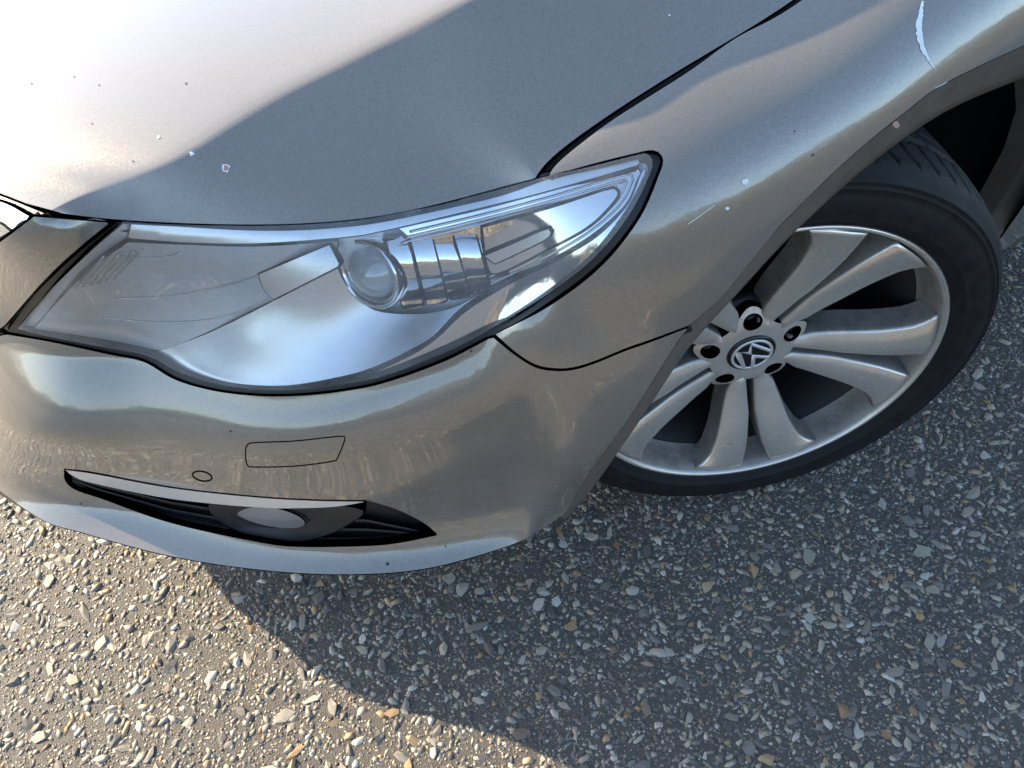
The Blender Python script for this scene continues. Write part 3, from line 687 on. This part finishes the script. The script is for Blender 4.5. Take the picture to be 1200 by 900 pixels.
def make_tyre():
    side = [(.2340, -.020), (.2385, -.010), (.2420, -.002), (.2440, .0015), (.2480, .0020), (.2500, .0040), (.2560, .0068), (.2568, .0078), (.2576, .0076), (.2640, .0086), (.2720, .0092), (.2840, .0070), (.2905, .0037), (.2912, .0046), (.2922, .0042), (.2965, .0002), (.2975, .0016), (.2990, -.0008), (.3050, -.0070), (.3095, -.0135), (.3130, -.0195)]
    xs = np.linspace(-.0235, -.2005, 44); n = 70 * 16; V = []
    back = [(.3130, -.2045), (.3050, -.217), (.284, -.231), (.262, -.232), (.244, -.226), (.234, -.206)]
    for i in range(n):
        t = 2 * math.pi * i / n; c, s = math.cos(t), math.sin(t)
        for r, x in side: V.append((x, r * c, r * s))
        for x in xs:
            w = (x + .112) / .0885; r = .3215 - .0075 * abs(w) ** 3.0
            dep = 0
            for gx in (-.067, -.098, -.128, -.160):
                dep = max(dep, .0075 * np.clip(1.6 - abs(x - gx) / .0036, 0, 1))
            ph = t * 70 / (2 * math.pi)
            if x > -.060 or x < -.165:             # curved grooves running out over the shoulder
                e = (-.060 - x) / .04 if x < -.1 else (x + .060) / .04
                u = (ph + .55 * e * e + .1) % 1; dep = max(dep, .0065 * np.clip(1.6 - abs(u - .5) / .055, 0, 1))
            else:
                u = (ph * .5 + (x + .1) * 26) % 1; dep = max(dep, .005 * np.clip(1.6 - abs(u - .5) / .06, 0, 1))
            V.append((x, (r - dep) * c, (r - dep) * s))
        for r, x in back: V.append((x, r * c, r * s))
    return obj('tyre', V, grid_faces(n, len(side) + len(xs) + len(back), True), M['tyre'], wheel)
make_tyre()
V, F = lathe([(.2400, -.013), (.2425, -.006), (.2418, -.001), (.2395, .0008), (.2365, -.0010), (.2345, -.0060), (.2320, -.0130), (.2290, -.026), (.2265, -.040), (.2230, -.050)], 160)
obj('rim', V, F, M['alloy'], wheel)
V, F = lathe([(.2225, -.051), (.2190, -.058), (.2110, -.075), (.2060, -.110), (.2060, -.200), (.222, -.212)], 120); obj('barrel', V, F, simple('shaded_barrel', (.020, .018, .016), .7, vary=.5), wheel)  # inner barrel coloured near black for the shade between the spokes
M['steel'] = simple('brake_steel', (.045, .042, .04), .4, .7, vary=.4)
V, F = lathe([(.03, -.125), (.07, -.125), (.075, -.112), (.155, -.112), (.157, -.122), (.157, -.14)], 96); obj('brake_disc', V, F, M['steel'], wheel)
V, F = lathe([(.002, -.16), (.205, -.16)], 48); obj('wheel_back_shade', V, F, M['gap'], wheel)  # black disc closing the wheel, coloured as the shade behind the spokes
K = .240 / .228
rr = np.array([.048, .062, .080, .100, .120, .140, .160, .178, .194, .206, .214, .2205]) * K
do = np.interp(rr / K, [.048, .062, .08, .115, .155, .192, .21, .222], [.019, .023, .0315, .040, .049, .062, .075, .0895]) * K
di = np.interp(rr / K, [.045, .085, .12, .15, .17, .19, .222], [.0065, .0060, .0055, .0085, .0105, .0145, .0225]) * K
xf = np.interp(rr / K, [.045, .06, .10, .15, .19, .2205], [-.0405, -.0395, -.0325, -.020, -.0110, -.0048])
def make_spoke(sign):
    V = []; 
    for r, a, b, x in zip(rr, di, do, xf):
        th = .012 + .020 * np.interp(r, [.05, .12, .235], [1, 1, .6]); dr = np.interp(r, [.05, .09, .13, .2, .235], [.001, .002, .005, .008, .007])
        sec = [(a - dr * .75, x - th - .012), (a - dr * .35, x - th * .45), (a - .0018, x - .004), (a - .0006, x - .0012), (a + .0014, x), (a + (b - a) * .3, x + .0014), (a + (b - a) * .62, x + .0004), (b - .0014, x - .0022), (b + .0006, x - .0036), (b + .0018, x - .0062), (b + dr * .35, x - th * .45), (b + dr * .75, x - th - .012)]
        for d, xx in sec:
            d = min(d, r * .985); q = math.sqrt(max(r * r - d * d, 1e-8)); V.append((xx, q, sign * d))
    F = grid_faces(len(rr), 12); F = F if sign < 0 else [f[::-1] for f in F]
    e = len(rr) - 1; F.append(tuple(range(e * 12, e * 12 + 12))[::(1 if sign > 0 else -1)]); F.append(tuple(range(12)))
    return V, F
base = {}
for k in range(5):
    for sg in (1, -1):
        if sg not in base:
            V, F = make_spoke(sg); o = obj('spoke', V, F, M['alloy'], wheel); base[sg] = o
        else:
            o = base[sg].copy(); COL.objects.link(o); o.parent = wheel
        o.rotation_euler = (R(-81 + 72 * k), 0, 0)
# hub face with its bolt holes
th = np.linspace(0, 2 * math.pi, 120, endpoint=False); BA = [R(-47 + 72 * k) for k in range(5)]
rad = np.full_like(th, .056)
for b in BA: rad = np.maximum(rad, .056 + .022 * np.exp(-((np.angle(np.exp(1j * (th - b)))) / .30) ** 2))
rad *= K * .98
hubL = [np.c_[rad * np.cos(th), rad * np.sin(th)]] + [np.c_[.0585 * math.cos(b) + .0130 * np.cos(th[::5]), .0585 * math.sin(b) + .0130 * np.sin(th[::5])] for b in BA] + [np.c_[.0335 * np.cos(th[::3]), .0335 * np.sin(th[::3])]]
v, f, B = triangulate([l * 1000 for l in hubL], 6); v = v / 1000
V = np.c_[-.0385 - .010 * np.clip((np.hypot(v[:, 0], v[:, 1]) - .05) / .03, 0, 1) ** 1.5, v]
N = vnormals(V, f); f = f if N[:, 0].mean() > 0 else f[:, ::-1]
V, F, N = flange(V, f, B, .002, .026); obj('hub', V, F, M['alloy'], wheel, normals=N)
V, F = lathe([(.001, -.068), (.075, -.068), (.075, -.08)], 48); obj('hub_back', V, F, M['plastic'], wheel)
bolt0 = None
for b in BA:
    if bolt0 is None:
        mb = MB(); prof = [(.0015, .004), (.0042, .004), (.0048, .0135), (.0075, .0150), (.0092, .0140), (.0098, .010), (.0104, 0.0)]
        V, F = lathe(prof, 18); mb.add(V, F); bolt0 = o = mb.obj('lug_bolt', M['plastic'], wheel)
    else:
        o = bolt0.copy(); COL.objects.link(o); o.parent = wheel
    o.location = (-.068, .0585 * math.cos(b), .0585 * math.sin(b))
# centre cap: dark disc, chrome ring and the V over W emblem
V, F = lathe([(.0005, -.0345), (.020, -.0348), (.0300, -.0355), (.0325, -.0365), (.0340, -.0385), (.0340, -.05)], 64)
capo = obj('centre_cap', V, F, simple('gloss_black', (.008, .008, .009), .12), wheel)
cap_rot = R(-140)
mb = MB()
def strip(pts, w, x=-.0338, hgt=.0012):
    P = np.array(pts, float); n = len(P); L = []; Rr = []
    for i in range(n):
        t = P[min(i + 1, n - 1)] - P[max(i - 1, 0)]; t /= np.linalg.norm(t); nn_ = np.array([-t[1], t[0]])
        if 0 < i < n - 1:
            a = P[i] - P[i - 1]; a /= np.linalg.norm(a); cs = max(.45, abs(np.dot(np.array([-a[1], a[0]]), nn_))); wv = w / cs
        else: wv = w
        L.append(P[i] + nn_ * wv); Rr.append(P[i] - nn_ * wv)
    V = []
    for l, r in zip(L, Rr):
        for q, xx in ((l, x - hgt), (l * .985 + r * .015, x), (r * .985 + l * .015, x), (r, x - hgt)):
            a = q[0] * math.cos(cap_rot) - q[1] * math.sin(cap_rot); b = q[0] * math.sin(cap_rot) + q[1] * math.cos(cap_rot); V.append((xx, a, b))
    mb.add(V, grid_faces(n, 4))
s_ = .0268
strip([(-.48 * s_, .88 * s_), (0, .14 * s_), (.48 * s_, .88 * s_)], .0026)
strip([(-.80 * s_, .56 * s_), (-.40 * s_, -.80 * s_), (0, -.0052), (.40 * s_, -.80 * s_), (.80 * s_, .56 * s_)], .0024)
V, F = lathe([(.0250, -.0352), (.0254, -.0338), (.0285, -.0338), (.0290, -.0352)], 64); mb.add(V, F)
mb.obj('emblem', simple('satin_emblem', (.72, .70, .67), .38, .55), wheel)

# ------------------------------------------------------------------ ground
def ground_material():
    m, nt, p = mat('worn_asphalt'); co = coords(nt)
    big = noise(nt, co, 1.3, 5, .6); mid = noise(nt, co, 22, 6, .7); fine = noise(nt, co, 420, 4, .7)
    c = mix(nt, big, (.050, .043, .034), (.075, .065, .051)); c = mix(nt, math_(nt, 'MULTIPLY', mid, .6), c, (.05, .045, .039))
    c = mix(nt, ramp(nt, noise(nt, co, 150, 5, .75), [(.38, (0,) * 3), (.68, (.8,) * 3)]), c, (.115, .10, .08)); c = mix(nt, ramp(nt, noise(nt, co, 330, 4, .7), [(.5, (0,) * 3), (.7, (.7,) * 3)]), c, (.025, .022, .019))
    def chips(scale, thr, soft):
        v = node(nt, 'ShaderNodeTexVoronoi', feature='F1'); v.inputs['Scale'].default_value = scale; nt.links.new(co, v.inputs['Vector'])
        s = node(nt, 'ShaderNodeSeparateColor'); nt.links.new(v.outputs['Color'], s.inputs[0])
        lim = math_(nt, 'MULTIPLY', s.outputs[0], thr)
        mask = math_(nt, 'MULTIPLY', math_(nt, 'SUBTRACT', lim, v.outputs['Distance']), soft, clamp=True)
        return mask, s.outputs[1], s.outputs[2]
    H = fine
    for scale, thr, soft, w in ((420, .42, 8, .7), (170, .45, 8, .85), (95, .40, 9, .0)):
        k, h1, h2 = chips(scale, thr, soft)
        col = ramp(nt, h1, [(0, (.10, .09, .08)), (.35, (.22, .20, .17)), (.6, (.34, .31, .26)), (.8, (.30, .20, .10)), (.9, (.42, .39, .34)), (1, (.16, .11, .07))])
        c = mix(nt, math_(nt, 'MULTIPLY', k, w), c, col)
        H = math_(nt, 'ADD', H, math_(nt, 'MULTIPLY', k, .9 if w else 0))
    nt.links.new(c, p.inputs['Base Color']); p.inputs['Roughness'].default_value = .62; p.inputs['Specular IOR Level'].default_value = .55
    nt.links.new(bump(nt, H, .9, .0026), p.inputs['Normal']); return m
M['ground'] = ground_material()
# one sheet to the horizon, finely divided and uneven near the car
def ground_sheet():
    near = np.linspace(-2.2, 2.6, 60); far = [-1500, -300, -60, -15, -5]; xs = np.r_[far, near, [5, 15, 60, 300, 1500]]
    V = []
    for x in xs:
        for y in xs:
            V.append((x, y, 0))
    return obj('ground', V, grid_faces(len(xs), len(xs)), M['ground'], None, kind='structure')
ground = ground_sheet()
def stone_material():
    m, nt, p = mat('flint_chippings'); co = coords(nt)
    oi = node(nt, 'ShaderNodeObjectInfo'); at = node(nt, 'ShaderNodeAttribute', attribute_name='tint')
    f = math_(nt, 'FRACT', math_(nt, 'ADD', math_(nt, 'MULTIPLY', oi.outputs['Random'], 1.0), at.outputs['Fac']))
    col = ramp(nt, f, [(0, (.06, .055, .05)), (.18, (.11, .10, .088)), (.32, (.20, .18, .15)), (.42, (.12, .105, .088)), (.52, (.43, .38, .29)), (.64, (.31, .262, .18)), (.73, (.47, .425, .335)), (.82, (.38, .23, .09)), (.87, (.21, .12, .06)), (.91, (.46, .42, .34)), (.96, (.62, .58, .49)), (1, (.08, .072, .064))])
    n1 = noise(nt, co, 260, 5, .7); col = mix(nt, ramp(nt, n1, [(.3, (0,) * 3), (.75, (.55,) * 3)]), col, (.16, .14, .115))
    nt.links.new(col, p.inputs['Base Color']); p.inputs['Roughness'].default_value = .62
    nt.links.new(bump(nt, noise(nt, co, 500, 4), .5, .0006), p.inputs['Normal']); return m
M['stone'] = stone_material()
def ico():
    bm = bmesh.new(); bmesh.ops.create_icosphere(bm, subdivisions=1, radius=1); bm.verts.ensure_lookup_table()
    v = np.array([tuple(x.co) for x in bm.verts]); f = [tuple(x.index for x in q.verts) for q in bm.faces]; bm.free(); return v, f
ICO = ico()
def stone_shape(rg):
    v = ICO[0] * (1 + rg.uniform(-.28, .22, (12, 1))); v = v + rg.normal(0, .10, v.shape)
    v[:, 2] = np.clip(v[:, 2], -.7, rg.uniform(.45, .9)); return v
def scatter(n, box):
    x0, y0, x1, y1 = box; return np.c_[RNG.uniform(x0, x1, n), RNG.uniform(y0, y1, n)]
# where the photograph looks, plus a margin
corn = np.array([at_z(x, y, 0)[:2] for x, y in ((-60, 560), (-60, 960), (1260, 960), (1260, 120), (700, 560), (500, 640))])
lo, hi = corn.min(0) - .10, corn.max(0) + .10
def fade(p):
    d = np.max(np.maximum(np.maximum(lo - p, p - hi), 0), axis=1); return RNG.uniform(0, 1, len(p)) < np.clip(1 - d / .75, 0, 1) ** 1.5
cand = scatter(int(15000 * (hi[0] - lo[0] + 1.5) * (hi[1] - lo[1] + 1.5)), (*(lo - .75), *(hi + .75))); cand = cand[fade(cand)]
cell = {}; keep = []
size = np.exp(RNG.normal(math.log(.0037), .42, len(cand))); size = np.clip(size, .0020, .0110); order = np.argsort(-size)
for i in order:
    k = (int(cand[i, 0] / .02), int(cand[i, 1] / .02)); ok = True
    for a in (-1, 0, 1):
        for b in (-1, 0, 1):
            for j in cell.get((k[0] + a, k[1] + b), ()):
                if (cand[i, 0] - cand[j, 0]) ** 2 + (cand[i, 1] - cand[j, 1]) ** 2 < (.63 * (size[i] + size[j])) ** 2: ok = False
    if ok: cell.setdefault(k, []).append(i); keep.append(i)
pts3 = np.c_[cand[keep], np.zeros(len(keep))]; pix = proj(pts3); dist = np.linalg.norm(pts3 - CPOS, axis=1)
shows = (pix[:, 0] > -5) & (pix[:, 0] < 1205) & (pix[:, 1] > -5) & (pix[:, 1] < 905)
def hidden(p):
    L = np.vstack([np.array([p_[:2] for p_ in LIP]), [(655, 609), (700, 580), (760, 590), (850, 590), (950, 565), (1050, 508), (1130, 440), (1180, 330), (1190, 260), (1170, 200), (1200, 150), (1300, -100), (-100, -100), (-100, 560)]]); return inside(p, [L])
shows &= ~hidden(pix)
kk = np.array(keep); rank = np.where(shows, size[kk] / dist, 0); chosen = set(np.argsort(-rank)[:300].tolist())
shapes = []
for s in range(14):
    v = stone_shape(RNG); me = bpy.data.meshes.new('stone'); me.from_pydata([tuple(p) for p in v], [], ICO[1]); me.update(); me.materials.append(M['stone']); shapes.append(me)
SV = []; SF = []; ST = []
for q, i in enumerate(keep):
    s = size[i]; a = RNG.uniform(.95, 1.75); b = RNG.uniform(.62, .98); h = RNG.uniform(.40, .75); rz = RNG.uniform(0, 2 * math.pi); sink = RNG.uniform(-.58, -.05)
    if q in chosen:
        o = bpy.data.objects.new('stone', shapes[q % 14]); COL.objects.link(o); o.parent = ground
        o.location = (cand[i, 0], cand[i, 1], s * h * sink); o.scale = (s * a, s * b, s * h); o.rotation_euler = (RNG.uniform(-.25, .25), RNG.uniform(-.25, .25), rz)
    else:
        v = stone_shape(RNG) * (s * a, s * b, s * h); c, sn = math.cos(rz), math.sin(rz)
        w = np.c_[v[:, 0] * c - v[:, 1] * sn + cand[i, 0], v[:, 0] * sn + v[:, 1] * c + cand[i, 1], v[:, 2] + s * h * sink]
        b0 = len(SV); SV += list(w); SF += [tuple(k + b0 for k in f) for f in ICO[1]]; ST += [RNG.uniform()] * 12
# the fine grit between them, eight faces each
gl, gh = lo - .6, hi + .6
gn = int(26000 * (gh[0] - gl[0]) * (gh[1] - gl[1])); gp = scatter(gn, (*gl, *gh)); gp = gp[fade(gp)]; gn = len(gp); gs = np.clip(np.exp(RNG.normal(math.log(.0014), .38, gn)), .0006, .0030)
OV = np.array([(1, 0, 0), (0, 1, 0), (-1, 0, 0), (0, -1, 0), (0, 0, 1), (.1, .1, -1)], float); OF = np.array([(0, 1, 4), (1, 2, 4), (2, 3, 4), (3, 0, 4), (1, 0, 5), (2, 1, 5), (3, 2, 5), (0, 3, 5)])
gv = OV[None] * (1 + RNG.uniform(-.35, .35, (gn, 6, 1))) * np.stack([gs * RNG.uniform(.8, 1.6, gn), gs, gs * RNG.uniform(.35, .8, gn)], 1)[:, None, :]
ga = RNG.uniform(0, 2 * math.pi, gn); c_, s_ = np.cos(ga)[:, None], np.sin(ga)[:, None]
gv = np.stack([gv[..., 0] * c_ - gv[..., 1] * s_ + gp[:, :1], gv[..., 0] * s_ + gv[..., 1] * c_ + gp[:, 1:], gv[..., 2]], 2).reshape(-1, 3)
gf = (OF[None] + (np.arange(gn) * 6)[:, None, None]).reshape(-1, 3) + len(SV)
allv = np.vstack([np.array(SV), gv]); allf = np.vstack([np.array(SF), gf]); tint = np.r_[ST, np.repeat(RNG.uniform(0, 1, gn), 6)]
me = bpy.data.meshes.new('stone_chippings'); me.vertices.add(len(allv)); me.vertices.foreach_set('co', allv.ravel().astype(np.float32))
me.loops.add(allf.size); me.loops.foreach_set('vertex_index', allf.ravel().astype(np.int32)); me.polygons.add(len(allf))
me.polygons.foreach_set('loop_start', np.arange(0, allf.size, 3, dtype=np.int32)); me.update(calc_edges=True); me.materials.append(M['stone'])
so_ = bpy.data.objects.new('stone_chippings', me); link(so_, ground); so_['kind'] = 'stuff'
at = me.attributes.new('tint', 'FLOAT', 'POINT'); at.data.foreach_set('value', tint.astype(np.float32))

# ------------------------------------------------------------------ the rest of the car, beyond the frame
for o in list(car.children):
    if o.type == 'MESH' and o.name.split('.')[0] in ('bumper', 'fender', 'arch_flange', 'arch_liner', 'headlight_trim', 'washer_cover'): mirrored(o, car)
for grp in (lamp, intake):
    g = empty(grp.name, (0, 0, 0), car)
    for o in list(grp.children): mirrored(o, g)
cs = [[(s_ * MG[k, j][0], MG[k, j][1] - .002, MG[k, j][2]) for j in range(0, int(NV * 5.7 / 9), 6)] for s_, k in ((-1, 8), (-1, 4), (1, 0), (1, 4), (1, 8))]
obj('bumper_centre', [p for c in cs for p in c], grid_faces(5, len(cs[0])), M['paint'], car)
# grille between the lamps, number plate panel left plain
mb = MB()
def arc(x, y0, k): return y0 + k * x * x
gx = np.linspace(-.40, .40, 33)
M['grille_dark'] = M['plastic']
grille = empty('front_grille', (0, 0, 0), car)
def bar(name, z0, z1, y0, k, half, th, m):
    x = np.linspace(-half, half, 41); V = []
    for a in x:
        y = y0 + k * a * a
        V += [(a, y + .03, z1), (a, y + .004, z1), (a, y, z1 - .004), (a, y - .002, z0 + .004), (a, y + .002, z0), (a, y + .03, z0)]
    return obj(name, V, grid_faces(41, 6, flip=True), m, grille)
bar('grille_back', .47, .655, -.86, .70, .38, .01, M['plastic'])
bar('chrome_bar', .615, .652, -.905, .72, .375, .02, M['chrome'])
bar('chrome_bar', .545, .565, -.945, .72, .36, .02, M['chrome'])
bar('chrome_bar', .49, .51, -.965, .72, .35, .02, M['chrome'])
# underbody, scuttle, cabin, flanks and tail
def loft(name, secs, m, parent=car, closed=True, caps=True, smooth=True):
    n = len(secs[0]); V = [p for s in secs for p in s]; F = []
    for i in range(len(secs) - 1):
        for j in range(n if closed else n - 1):
            F.append((i * n + j, i * n + (j + 1) % n, (i + 1) * n + (j + 1) % n, (i + 1) * n + j))
    if caps and closed: F.append(tuple(range(n))[::-1]); F.append(tuple(range((len(secs) - 1) * n, len(secs) * n)))
    return obj(name, V, F, m, parent, smooth)
fr = [MG[k, 0] * [.99, 1, 1] + [0, .010, .006] for k in range(0, int(NU * 6.0 / 11), 12)]
right = [tuple(p) for p in fr] + [(.60, -.36, .196), (.60, .42, .196), (.86, .46, .196), (.86, 2.30, .196), (.60, 2.33, .196), (.60, 3.10, .196), (.80, 3.15, .24), (.7, 3.65, .3)]
V = right + [(-x, y, z) for x, y, z in right[:0:-1]]
obj('underbody', V, [tuple(range(len(V)))], M['liner'], car, smooth=False)
# engine bay walls so that no light comes through from below
V, F = [], []
for x, y in [(-.59, .42), (-.59, -.36), (-.62, -.50), (-.40, -.75), (0, -.86), (.40, -.75), (.62, -.50), (.59, -.36), (.59, .42)]: V += [(x, y, .19), (x, y, .60)]
obj('engine_bay', V, grid_faces(9, 2), M['liner'], car, smooth=False)
def box(name, lo, hi, m, parent):
    x0, y0, z0 = lo; x1, y1, z1 = hi; V = [(x, y, z) for x in (x0, x1) for y in (y0, y1) for z in (z0, z1)]
    return obj(name, V, [(0, 1, 3, 2), (4, 6, 7, 5), (0, 4, 5, 1), (2, 3, 7, 6), (0, 2, 6, 4), (1, 5, 7, 3)], m, parent, smooth=False)
box('engine_light_block', (-.50, -.34, .20), (.50, .42, .68), M['liner'], car)  # plain box added to stop stray sunlight under the hood
box('bulkhead_light_block', (-.72, .44, .20), (.72, .80, .86), M['liner'], car)  # second box added against light leaks
def half_sec(y, pts): return [(x, y, z) for x, z in pts] + [(-x, y, z) for x, z in pts[::-1] if x > 0]
def body_pts(y):
    t = np.interp(y, [.85, 1.6, 2.6, 3.3, 3.75], [0, 1, 2, 3, 4]); sill = .215; w = np.interp(t, [0, 1, 2, 3, 4], [.925, .927, .925, .90, .76]); belt = np.interp(t, [0, 1, 2, 3, 4], [.935, .97, 1.0, 1.0, .92])
    return [(w - .04, sill), (w - .01, .38), (w, .58), (w - .008, .75), (w - .06, belt - .06), (w - .165, belt)]
secs = [half_sec(y, body_pts(y)) for y in (.855, 1.2, 1.6, 2.1, 2.6, 3.0, 3.3, 3.55, 3.75)]
loft('rear_body', secs, M['paint'])
M['glass'] = simple('tinted_glass', (.012, .014, .015), .03, 0, .8)
cab = [(.80, .95, 0), (1.30, 1.25, .62), (1.75, 1.405, .56), (2.2, 1.42, .55), (2.75, 1.33, .53), (3.25, 1.06, .60)]
def cab_sec(y, z, wt):
    wb = .745; zb = .93
    if wt == 0: return half_sec(y, [(wb, .92), (.72, .925), (.5, .955), (.2, .972)])
    return half_sec(y, [(wb, zb), (wb + (wt - wb) * .85, zb + (z - zb) * .88), (wt * .8, z - .008), (wt * .3, z + .012)])
loft('cabin', [cab_sec(*c) for c in cab], M['glass'])
roof = [[(x, y, z + .012 - .06 * (x / .56) ** 2 * .5) for x in np.linspace(-.56, .56, 15)] for y, z in ((1.28, 1.265), (1.5, 1.345), (1.75, 1.412), (2.2, 1.43), (2.75, 1.35), (2.95, 1.27))]
loft('roof', roof, M['paint'], closed=False)
for sx in (-1, 1):
    mb = MB(); tube(mb, [(sx * .745, .80, .935), (sx * .69, 1.08, 1.11), (sx * .60, 1.34, 1.275), (sx * .565, 1.75, 1.395), (sx * .555, 2.3, 1.405), (sx * .57, 2.8, 1.30), (sx * .70, 3.3, 1.03)], .028, 8); mb.obj('roof_pillar', M['paint'], car)
    mc = MB(); t = np.linspace(0, math.pi, 9); secs = []
    for u in np.linspace(-1, 1, 9):
        r = math.sqrt(max(1 - u * u * .98, .02)); secs.append([(sx * (.92 + .10 * u), .98 + .05 * r * math.cos(a), 1.0 + .062 * r * math.sin(a)) for a in np.linspace(0, 2 * math.pi, 12, endpoint=False)])
    loft('door_mirror', secs, M['paint'])
# the other wheels
def copy_wheel(x, y, flip, steer):
    g = empty('wheel', (x, y, .320), car)
    if flip: g.rotation_euler = (0, 0, math.pi + R(steer))
    else: g.rotation_euler = (0, 0, R(steer))
    for o in list(wheel.children):
        if o.name.split('.')[0] in ('lug_bolt', 'emblem', 'brake_disc'): continue
        c = o.copy(); COL.objects.link(c); c.parent = g
copy_wheel(-.888, 0, True, -28); copy_wheel(.888, 2.71, False, 0); copy_wheel(-.888, 2.71, True, 0)

# hedges added out of view, standing in for the horizon mirrored in paint and chrome
def leaf_material():
    m, nt, p = mat('unseen_hedge_leaves'); co = coords(nt)
    nt.links.new(mix(nt, noise(nt, co, 6, 4), (.060, .050, .036), (.115, .094, .068)), p.inputs['Base Color']); p.inputs['Roughness'].default_value = .6; return m
M['leaf'] = leaf_material()
def unseen_hedge(loc, rz, length, label):
    n = 14000; q = np.c_[RNG.uniform(-length / 2, length / 2, n), RNG.uniform(-.8, .8, n), RNG.uniform(.02, 2.6, n)]
    q[:, 2] += .45 * np.sin(q[:, 0] * .9) * (q[:, 2] > 2.0) + RNG.normal(0, .12, n); q[:, 2] = np.abs(q[:, 2]); sz = RNG.uniform(.10, .24, n)
    a = RNG.normal(0, 1, (n, 3)); a /= np.linalg.norm(a, axis=1)[:, None]; b = np.cross(a, RNG.normal(0, 1, (n, 3))); b /= np.linalg.norm(b, axis=1)[:, None]
    V = np.stack([q - a * sz[:, None], q + b * sz[:, None] * .6, q + a * sz[:, None], q - b * sz[:, None] * .6], 1).reshape(-1, 3)
    o = obj('unseen_hedge', V, np.arange(4 * n).reshape(-1, 4), M['leaf'], None, smooth=False); o.location = loc; o.rotation_euler = (0, 0, rz)
    o['label'] = label; o['category'] = 'unseen_hedge'; o['group'] = 'added hedges out of view'
    mb = MB(); L2 = length / 2
    o2 = obj('unseen_hedge_core', [(x, y, z) for x in (-L2, L2) for y in (-.5, .5) for z in (0, 2.2)], [(0, 1, 3, 2), (4, 6, 7, 5), (0, 4, 5, 1), (2, 3, 7, 6), (0, 2, 6, 4), (1, 5, 7, 3)], M['leaf'], o, smooth=False)
unseen_hedge((13.5, 4, 0), math.pi / 2, 44, 'long brown leafy hedge added at the side to darken the mirrored horizon')
unseen_hedge((4, -26, 0), 0, 60, 'long brown leafy hedge added at the front to darken the mirrored horizon')
